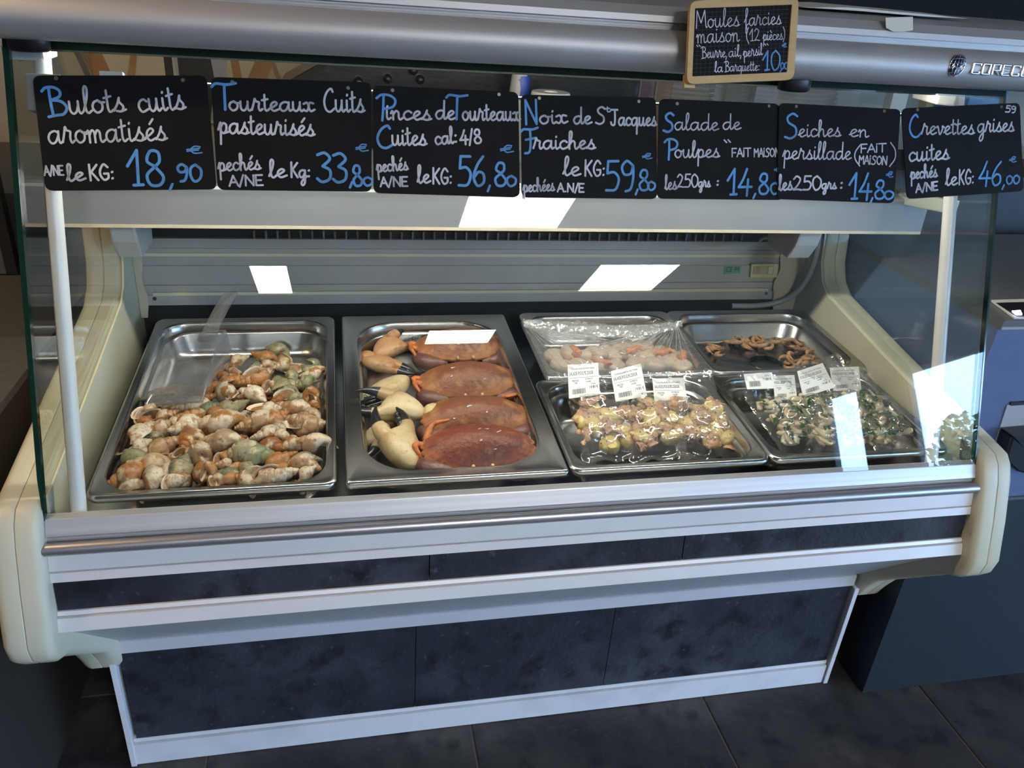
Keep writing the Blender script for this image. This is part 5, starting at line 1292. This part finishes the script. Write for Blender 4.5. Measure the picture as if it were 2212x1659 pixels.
tag(MB().loft(rows, False, False, closed=False).build('cling_film', 'cling', None, 80), 'crumpled cling film stretched over the scallop pan', 'cling film')
clf = bpy.data.objects['cling_film']
def cling_z(u, v): return .0035 - .012 * math.sin(math.pi * u) * math.sin(math.pi * min(1, v * .95)) ** .7
def cling_pt(u, v, l=.0012): return tilt_pt(xa + (xb - xa) * u, ya + (yb - ya) * v, cling_z(u, v) + l)
rf = random.Random(3)
for (cu, cv), angs in (((.985, .93), np.linspace(math.radians(182), math.radians(262), 17)), ((.015, .95), np.linspace(math.radians(278), math.radians(350), 12))):
    for a in angs:
        a += rf.uniform(-.03, .03); L0 = rf.uniform(.02, .06); L1 = rf.uniform(.35, .85)
        pts = [(cu + q * math.cos(a), cv + q * math.sin(a) * 1.25) for q in np.linspace(L0, L1, 9)]
        pts = [cling_pt(u, v) for u, v in pts if .01 < u < .99 and .01 < v < 1.0]
        if len(pts) > 2: MB().tube(pts, [.0011 * (1 - .75 * i / len(pts)) for i in range(len(pts))], 5).build('fold', 'film_fold', clf, 60)
NU2, NV2 = 120, 12
rows = []
for j in range(NV2):
    w_ = j / (NV2 - 1); row = []
    for i in range(NU2):
        u = i / (NU2 - 1)
        v = .90 + .05 * math.sin(u * 5 + .6) - .05 * math.sin(math.pi * u) + (w_ - .5) * (.10 + .10 * math.sin(math.pi * u))
        h = .003 + .007 * math.sin(math.pi * w_) + .006 * noise.noise(Vector((u * 30, w_ * 3, 1))) + .004 * noise.noise(Vector((u * 80, w_ * 7, 6)))
        row.append(cling_pt(u, v, h))
    rows.append(row)
MB().loft(rows, False, False, closed=False).build('gathered_edge', 'film_fold', clf, 25)
# ================================================================== grey shrimps and spoon
pb('shrimp', (.48, .26, .12), .42, rnd=[(.50, .27, .12), (.42, .25, .13), (.56, .33, .17)], mix=(3, (.24, .12, .05), .5, .68), bump=(8, .6))
pb('shrimp_eye', (.01, .008, .006), .2)
def shrimp_body():
    P = [(math.cos(a) * .62, math.sin(a) * .62, 0) for a in np.linspace(-.5, 3.1, 22)]
    R = [.10 + .20 * math.sin(math.pi * min(1, .12 + i / 26)) * (1 - .30 * (i / 21)) * (1 + .07 * (i % 3 == 0)) for i in range(22)]
    return MB().tube(P, R, 10)
SH_B = to_data(shrimp_body(), 'body', 'shrimp')
tl = MB()
for a in (-.35, 0, .35):
    d = np.array([math.cos(a + 4.4), math.sin(a + 4.4), 0]); c0 = np.array([-.62, .03, 0]); s_ = np.array([-d[1], d[0], 0])
    tl.add([c0 - s_ * .04, c0 + d * .25 - s_ * .10, c0 + d * .42, c0 + d * .25 + s_ * .10, c0 + s_ * .04, c0 + d * .2 + np.array([0, 0, .05])], [(0, 1, 5), (1, 2, 5), (2, 3, 5), (3, 4, 5), (4, 3, 2, 1, 0)])
SH_T = to_data(tl, 'tail_fan', 'shrimp', None)
an_ = MB()
for k, a in enumerate((-.3, 0., .25, .5)):
    c0 = np.array([.56, -.30, .03 * k]); d = np.array([math.cos(a - .9), math.sin(a - .9), .1 * (k - 1)])
    an_.tube([c0, c0 + d * .4, c0 + d * .8 + np.array([.1, .1 * (k - 1), 0])], [.022, .014, .006], 5)
SH_A = to_data(an_, 'antennae', 'shrimp')
SHP = [(320, 365), (310, 430), (420, 465), (390, 400), (520, 320), (560, 290), (600, 335), (640, 300), (690, 330), (740, 330), (800, 335), (860, 325), (880, 290), (930, 350), (990, 370), (760, 400), (1090, 300), (1150, 320), (1230, 310), (1290, 345), (1350, 330), (1290, 390), (1420, 360), (1390, 430),
       (1500, 360), (1560, 350), (1620, 360), (1480, 430), (1540, 420), (1600, 420), (1660, 450), (1500, 490), (1560, 500), (1620, 490), (1690, 470), (1470, 540), (1540, 540), (1280, 500), (1180, 530), (1260, 570), (1310, 580), (1240, 600), (1400, 580), (1440, 570), (1580, 460), (1520, 460), (1440, 500)]
for k, (zx, zy) in enumerate(SHP):
    r = random.Random(k + 40); px, py = 1480 + zx / 5.53, 680 + zy / 5.53
    grp = 0 if zx < 450 else 1 if zx < 1020 else 2 if (zy < 480 or zx > 1430) else 3
    lab = ['grey shrimp in the small clump by the left wall of its pan', 'grey shrimp in the long clump in the middle of its pan', 'grey shrimp in the dense pile at the right of its pan', 'grey shrimp lying loose beside the spoon'][grp]
    p = on_rim(px, py, .055 - r.uniform(0, .010 if grp == 2 else .004))
    t = thing('shrimp', lab, 'shrimp', p, ['left clump of shrimps', 'middle clump of shrimps', 'right pile of shrimps', 'shrimps beside the spoon'][grp])
    s_ = r.uniform(.0145, .0195)
    rot = Matrix.Rotation(r.uniform(0, 6.28), 4, 'Z') @ Matrix.Rotation(r.uniform(-.6, .6), 4, 'X') @ Matrix.Rotation(r.uniform(-.5, .5), 4, 'Y') @ Matrix.Scale(s_, 4)
    for nm, d in (('body', SH_B), ('tail_fan', SH_T), ('antennae', SH_A)):
        o = bpy.data.objects.new(nm, d); COL.objects.link(o); o.parent = t; o.matrix_local = rot
pb('spoon_steel', (.30, .31, .34), .16, 1.)
sp = thing('serving_spoon', 'flat steel serving spoon lying among the grey shrimps', 'spoon', on_rim(1620, 785, .05))
a, b_, c = on_rim(1548, 773, .050), on_rim(1618, 785, .048), on_rim(1690, 788, .046)
d = (b_ - a) / np.linalg.norm(b_ - a); n2 = np.cross(RN, d)
rings = []
for k, (q, w) in enumerate(((0, .004), (.15, .0065), (.6, .0060), (1, .008))):
    p = a + (b_ - a) * q; rings.append([p - n2 * w - RN * .0012, p + n2 * w - RN * .0012, p + n2 * w + RN * .0012, p - n2 * w + RN * .0012])
MB().loft(rings).build('handle', 'spoon_steel', sp)
d2 = (c - b_) / np.linalg.norm(c - b_); n3 = np.cross(RN, d2); L = np.linalg.norm(c - b_)
rings = []
for q, w in ((0, .008), (.12, .020), (.35, .030), (.6, .032), (.85, .024), (1., .004)):
    p = b_ + d2 * L * q; rings.append([p + n3 * w * u + RN * (.004 * u * u - .002 + th) for u, th in ((-1, 0), (-.5, 0), (0, 0), (.5, 0), (1, 0), (1, .0012), (.5, .0012), (0, .0012), (-.5, .0012), (-1, .0012))])
MB().loft(rings).build('bowl', 'spoon_steel', sp, 60)
# ================================================================== counters and things around the case
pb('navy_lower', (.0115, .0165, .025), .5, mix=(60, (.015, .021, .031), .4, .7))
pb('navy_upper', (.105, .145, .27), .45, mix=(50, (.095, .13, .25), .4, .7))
pb('counter_grey', (.11, .115, .12), .35)
pb('laminate_dark', (.085, .080, .078), .42, mix=(60, (.07, .066, .064), .4, .7))
pb('laminate_side', (.036, .031, .026), .5)
pb('hood_black', (.004, .004, .0045), .65, spec=.2)
pb('black_panel', (.010, .010, .011), .4)
pb('plastic_grey', (.38, .39, .41), .4)
pb('violet_led', (.5, .4, 1), .4, emit=((.55, .45, 1.), 6))
pb('black_film', (.010, .011, .014), .22, bump=(25, .6))
pb('blue_ink', (.02, .05, .32), .4)
pb('canvas', (.66, .56, .38), .7, mix=(6, (.58, .48, .31), .4, .7))
pb('paint_orange', (.42, .20, .07), .6, mix=(8, (.50, .30, .14), .45, .7))
pb('paint_grey', (.16, .16, .145), .6)
pb('paint_cream', (.76, .64, .43), .6)
pb('paint_dark', (.018, .014, .012), .5, mix=(20, (.05, .03, .02), .55, .75))
pb('paint_silver', (.42, .42, .42), .5)
pb('purple_card', (.20, .11, .14), .5)
pb('brown_card', (.36, .16, .055), .5, mix=(14, (.28, .11, .03), .45, .7))
pb('sky_blue', (.05, .22, .48), .5)
# --- counter at the right
rc_ = thing('till_counter', 'navy counter with grey top and a black bin niche, right of the case', 'counter', (1.9, .2, 0))
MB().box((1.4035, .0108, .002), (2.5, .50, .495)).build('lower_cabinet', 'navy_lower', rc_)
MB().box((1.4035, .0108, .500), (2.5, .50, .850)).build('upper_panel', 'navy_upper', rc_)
MB().box((1.4035, .006, .4945), (2.5, .50, .5005)).build('ledge_strip', 'counter_grey', rc_)
MB().box((1.4025, .004, .8505), (2.5, .50, .866)).build('counter_top', 'counter_grey', rc_)
MB().box((1.4025, .002, .8515), (2.5, .004, .856)).build('top_trim', 'plastic_grey', rc_)
Yn = .0105
nb = [at_y(x, y, Yn) for x, y in ((2174, 874), (2290, 868), (2300, 1010), (2205, 1012), (2179, 1006), (2155, 992), (2140, 977), (2158, 923))]
MB().prism(nb, (0, -.002, 0)).build('niche_plate', 'plastic_grey', rc_)
b0 = [at_y(x, y, .008) for x, y in ((2160, 926), (2290, 920), (2300, 1004), (2200, 1007), (2172, 1000), (2146, 976))]
bin_ = thing('waste_bin', 'black plastic bin tucked into the niche of the navy counter', 'bin', b0[4])
MB().prism(b0, (0, -.030, 0)).build('bucket', 'rubber', bin_, None, .004)
b1 = [at_y(x, y, .006) for x, y in ((2162, 924), (2230, 918), (2250, 934), (2212, 948), (2180, 942))]
MB().prism(b1, (0, -.033, 0)).build('liner', 'black_film', bin_)
s0 = [at_y(x, y, Yn) for x, y in ((2181, 868), (2290, 861), (2290, 868), (2181, 875))]
MB().prism(s0, (0, -.003, 0)).build('slot', 'black_panel', rc_)
z_t = .8665
dv = thing('card_reader', 'white card reader tray with a violet light on the grey counter top', 'card reader', at_z(2190, 670, z_t))
q = [at_z(x, y, z_t) for x, y in ((2140, 652), (2270, 648), (2290, 690), (2190, 690))]
MB().prism(q, (0, 0, .004)).build('tray', 'white_plastic', dv, None, .001)
q = [at_z(x, y, z_t + .0045) for x, y in ((2152, 655), (2270, 652), (2285, 682), (2195, 683))]
MB().prism(q, (0, 0, .001)).build('inlay', 'black_panel', dv)
q = [at_z(x, y, z_t + .006) for x, y in ((2186, 672), (2204, 671), (2208, 680), (2194, 681))]
MB().prism(q, (0, 0, .001)).build('light', 'violet_led', dv)
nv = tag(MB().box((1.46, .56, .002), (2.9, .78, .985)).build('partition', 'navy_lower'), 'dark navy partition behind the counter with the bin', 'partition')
# curved black shelf with boxes on top of the partition
arc = [(1.62 + .62 * math.cos(a) * 1.2, .56 + .16 * math.sin(a)) for a in np.linspace(math.pi, 2 * math.pi, 18)]
arc = [(x + .45, y + .06) for x, y in arc] + [(2.8, .76), (1.5, .76)]
tag(MB().prism([(x, y, .987) for x, y in arc], (0, 0, .014)).build('curved_shelf', 'black_panel', None, 40), 'curved black shelf on the navy partition', 'shelf')
for k, (px0, px1, py0, py1, yy, m, lb) in enumerate(((2092, 2128, 404, 440, .66, 'paper', 'small white printed card on the curved black shelf'), (2148, 2186, 395, 470, .68, 'tub_plastic', 'narrow clear plastic box on the curved black shelf'), (2190, 2260, 400, 485, .64, 'white_plastic', 'white plastic box on the curved black shelf'))):
    a, b_ = at_y(px0, py1, yy), at_y(px1, py0, yy)
    t = thing('shelf_box', lb, 'box', ((a[0] + b_[0]) / 2, yy, 1.0015))
    MB().box((a[0], yy, 1.0015), (b_[0], yy + .05 if k else yy + .012, max(b_[2], 1.03))).build('body', m, t, None, .002)
    if k == 0:
        vs, fs = text_mesh('04.90.71.00.00'); wm = max(v[0] for v in vs); sc_ = (b_[0] - a[0]) * .9 / wm
        for dz in (.012, .024): MB().add([(a[0] + .05 * (b_[0] - a[0]) + v[0] * sc_, yy - .0006, 1.003 + dz + v[1] * sc_) for v in vs], fs).build('print', 'ink', t)
    else:
        MB().box((a[0] - .002, yy - .002, max(b_[2], 1.03)), (b_[0] + .002, yy + .052, max(b_[2], 1.03) + .006)).build('lid', m, t, None, .001)
# --- counter at the left
lc = thing('side_counter', 'dark laminate counter standing left of the case beside the cream end panel', 'counter', (-.8, .25, 0))
MB().box((-1.6, -.28, .664), (-.18, .77, .678)).build('counter_top', 'laminate_dark', lc)
MB().box((-1.55, -.25, .002), (-.186, .75, .664)).build('cabinet', 'laminate_side', lc)
p = at_y(40, 594, .775)
sb = thing('upright_panel', 'dark upright panel with a black edge at the back of the side counter', 'panel', (-.9, .78, .679))
MB().box((-1.6, .775, .679), (p[0] - .022, .795, 1.16)).build('panel', 'laminate_dark', sb)
MB().box((p[0] - .0215, .772, .679), (p[0], .798, 1.16)).build('edge', 'black_panel', sb)
# --- back counter with things on it, seen in the gap under the canopy
bc_ = tag(MB().box((-.6, .98, .002), (3.0, 1.55, .80)).build('back_counter', 'laminate_dark'), 'dark laminate counter standing against the back of the shop', 'counter')
def wall_picture(name, label, px0, px1, strokes, yy=1.96, z0=.80, z1=1.36, mat='canvas'):
    a, b_ = at_y(px0, 150, yy)[0], at_y(px1, 150, yy)[0]
    t = thing(name, label, 'painting', ((a + b_) / 2, yy, z0))
    MB().box((a, yy, z0), (b_, yy + .025, z1)).build('canvas', mat, t)
    for k, (q0, q1, lean, m) in enumerate(strokes):
        u0, u1 = at_y(q0, 150, yy)[0], at_y(q1, 150, yy)[0]
        zm = 1.0
        poly = [(min(max(u0 + lean * (z - zm), a), b_), z) for z in (z0 + .01, z1 - .01)] + [(min(max(u1 + lean * (z - zm), a), b_), z) for z in (z1 - .01, z0 + .01)]
        MB().prism([(x, yy - .001 - .0006 * (k + 1), z) for x, z in poly], (0, .0006, 0)).build('brush_stroke', m, t)
wall_picture('painting', 'abstract painting with cream, orange and grey strokes behind the whelk sign', 92, 356, [(92, 118, -.25, 'paint_silver'), (122, 168, -.3, 'paint_cream'), (168, 182, -.3, 'paint_grey'), (184, 228, -.3, 'paint_orange'), (300, 322, .4, 'paint_orange')])
wall_picture('painting', 'dark painting with silver and orange strokes behind the cooked crab sign', 357, 700, [(357, 374, 0, 'paint_dark'), (376, 385, -.1, 'paint_silver'), (386, 462, 0, 'paint_dark'), (458, 470, -.1, 'paint_silver'), (470, 492, .2, 'paint_silver'), (500, 518, -.1, 'paint_orange'), (550, 592, .5, 'paint_orange'), (586, 596, -.3, 'paint_orange')])
yy = 1.2
oc_ = [at_y(x, y, yy) for x, y in ((560, 230), (600, 188), (650, 160), (700, 132), (770, 96), (900, 70), (1360, 84), (1385, 150), (1390, 230))]
oc_[0][2] = .802; oc_[-1][2] = .802; oc_[0][0] += .04
cv = thing('covered_machine', 'machine under a shiny black plastic cover on the back counter', 'machine', (.7, yy + .15, .802))
MB().prism(oc_, (0, .28, 0)).build('cover', 'black_film', cv, None, .012)
for px, py in ((775, 176), (838, 170), (893, 152), (908, 172)):
    c = at_y(px, py, yy - .012)
    MB().loft([[(c[0] + r * math.cos(a), yy + dy, c[2] + r * math.sin(a)) for a in np.linspace(0, 6.2832, 14, endpoint=False)] for r, dy in ((.011, .0), (.012, -.01), (.009, -.022), (.003, -.026))]).build('knob', 'rubber', cv, 50)
def box_thing(name, label, cat, px0, px1, ptop, yy, dep, mat, z0=.802):
    a, b_ = at_y(px0, ptop, yy), at_y(px1, ptop, yy)
    t = thing(name, label, cat, ((a[0] + b_[0]) / 2, yy + dep / 2, z0))
    MB().box((a[0], yy, z0), (b_[0], yy + dep, a[2])).build('body', mat, t, None, .002)
    return t, a, b_
c = at_y(1122, 175, 1.10)
bt = thing('spray_bottle', 'white bottle with a blue band standing before the black covered machine', 'bottle', (c[0], 1.10, .802))
def rev(cx, cy, prof, n=18): return [[(cx + r * math.cos(a), cy + r * math.sin(a), z) for a in np.linspace(0, 6.2832, n, endpoint=False)] for r, z in prof]
MB().loft(rev(c[0], 1.10, [(.020, .802), (.024, .81), (.024, 1.06), (.021, 1.09), (.012, 1.115), (.012, 1.16)])).build('bottle_body', 'paint_silver', bt, 50)
MB().loft(rev(c[0] + .004, 1.0995, [(.0225, 1.03), (.0245, 1.04), (.0225, 1.085), (.0205, 1.093)])).build('blue_band', 'blue_ink', bt, 50)
c = at_y(1190, 198, 1.05)
rl = thing('paper_roll', 'white paper roll standing on the back counter beside the bottle', 'roll', (c[0], 1.05, .802))
MB().loft(rev(c[0], 1.05, [(.048, .802), (.050, .806), (.050, c[2] - .004), (.047, c[2]), (.018, c[2]), (.018, c[2] - .02)], 28), True, True).build('roll', 'paper', rl, 40)
for px0, px1, m, lb in ((1362, 1385, 'brown_card', 'orange-brown card box beside the black covered machine'), (1386, 1420, 'purple_card', 'dull purple card box between two brown ones'), (1422, 1460, 'brown_card', 'brown card box with a pale edge line beside the purple one')):
    t, a, b_ = box_thing('card_box', lb, 'box', px0, px1, 150, 1.50, .12, m)
    MB().box((a[0] + .002, 1.499, .81), (a[0] + .005, 1.4995, a[2] - .003)).build('edge_line', 'paint_silver', t)
for px, py, r, hh, yy, lb in ((1610, 203, .105, .34, .80, 'round clear plastic tub behind the octopus salad sign'), (1850, 196, .14, .30, .85, 'wide ridged clear plastic tub behind the cuttlefish sign')):
    c = at_y(px, py, yy - r * .2)
    t = thing('clear_tub', lb, 'tub', (c[0], yy + r * .4, .802))
    cy_ = 1.0 + r
    pf = [(r * .9, .802), (r * .95, .81)]
    zz = .82
    while zz < c[2] - .012:
        pf += [(r * .95, zz), (r * .975, zz + .005), (r * .95, zz + .010)]; zz += .012
    pf += [(r * 1.0, c[2] - .006), (r * 1.02, c[2] - .002), (r * .98, c[2])]
    MB().loft(rev(c[0], cy_, pf, 40), True, False).build('wall', 'tub_plastic', t, 50)
    MB().loft(rev(c[0], cy_, [(r * 1.02, c[2] - .003), (r * 1.03, c[2] + .002), (r * .9, c[2] + .006), (r * .6, c[2] + .008)], 40), False, True).build('lid', 'tub_plastic', t, 50)
for px0, px1, pt_, yy, m, lb in ((1552, 1566, 150, 1.40, 'paint_silver', 'narrow grey card strip behind the round clear tub'), (1640, 1690, 160, 1.42, 'paint_silver', 'grey folded card behind the round clear tub'), (1942, 1976, 160, 1.38, 'paper', 'white board standing behind the wide clear tub'), (2018, 2030, 170, 1.40, 'canvas', 'thin beige batten behind the shrimp sign'), (2048, 2062, 185, 1.36, 'sky_blue', 'small blue card box behind the shrimp sign'), (2075, 2100, 190, 1.34, 'canvas', 'beige card box behind the shrimp sign'), (2104, 2185, 180, 1.30, 'sky_blue', 'wide bright blue box behind the shrimp sign')):
    box_thing('card_box', lb, 'box', px0, px1, pt_, yy, .04, m)
a = at_y(1690, 30, .95)
tag(MB().box((a[0], .95, 1.25), (3.4, 1.6, 2.1)).build('extractor_hood', 'hood_black'), 'big black hood hanging above the back counter, right side', 'hood')
for o in list(bpy.data.objects):
    for k in ('_org', '_local'):
        if k in o: del o[k]
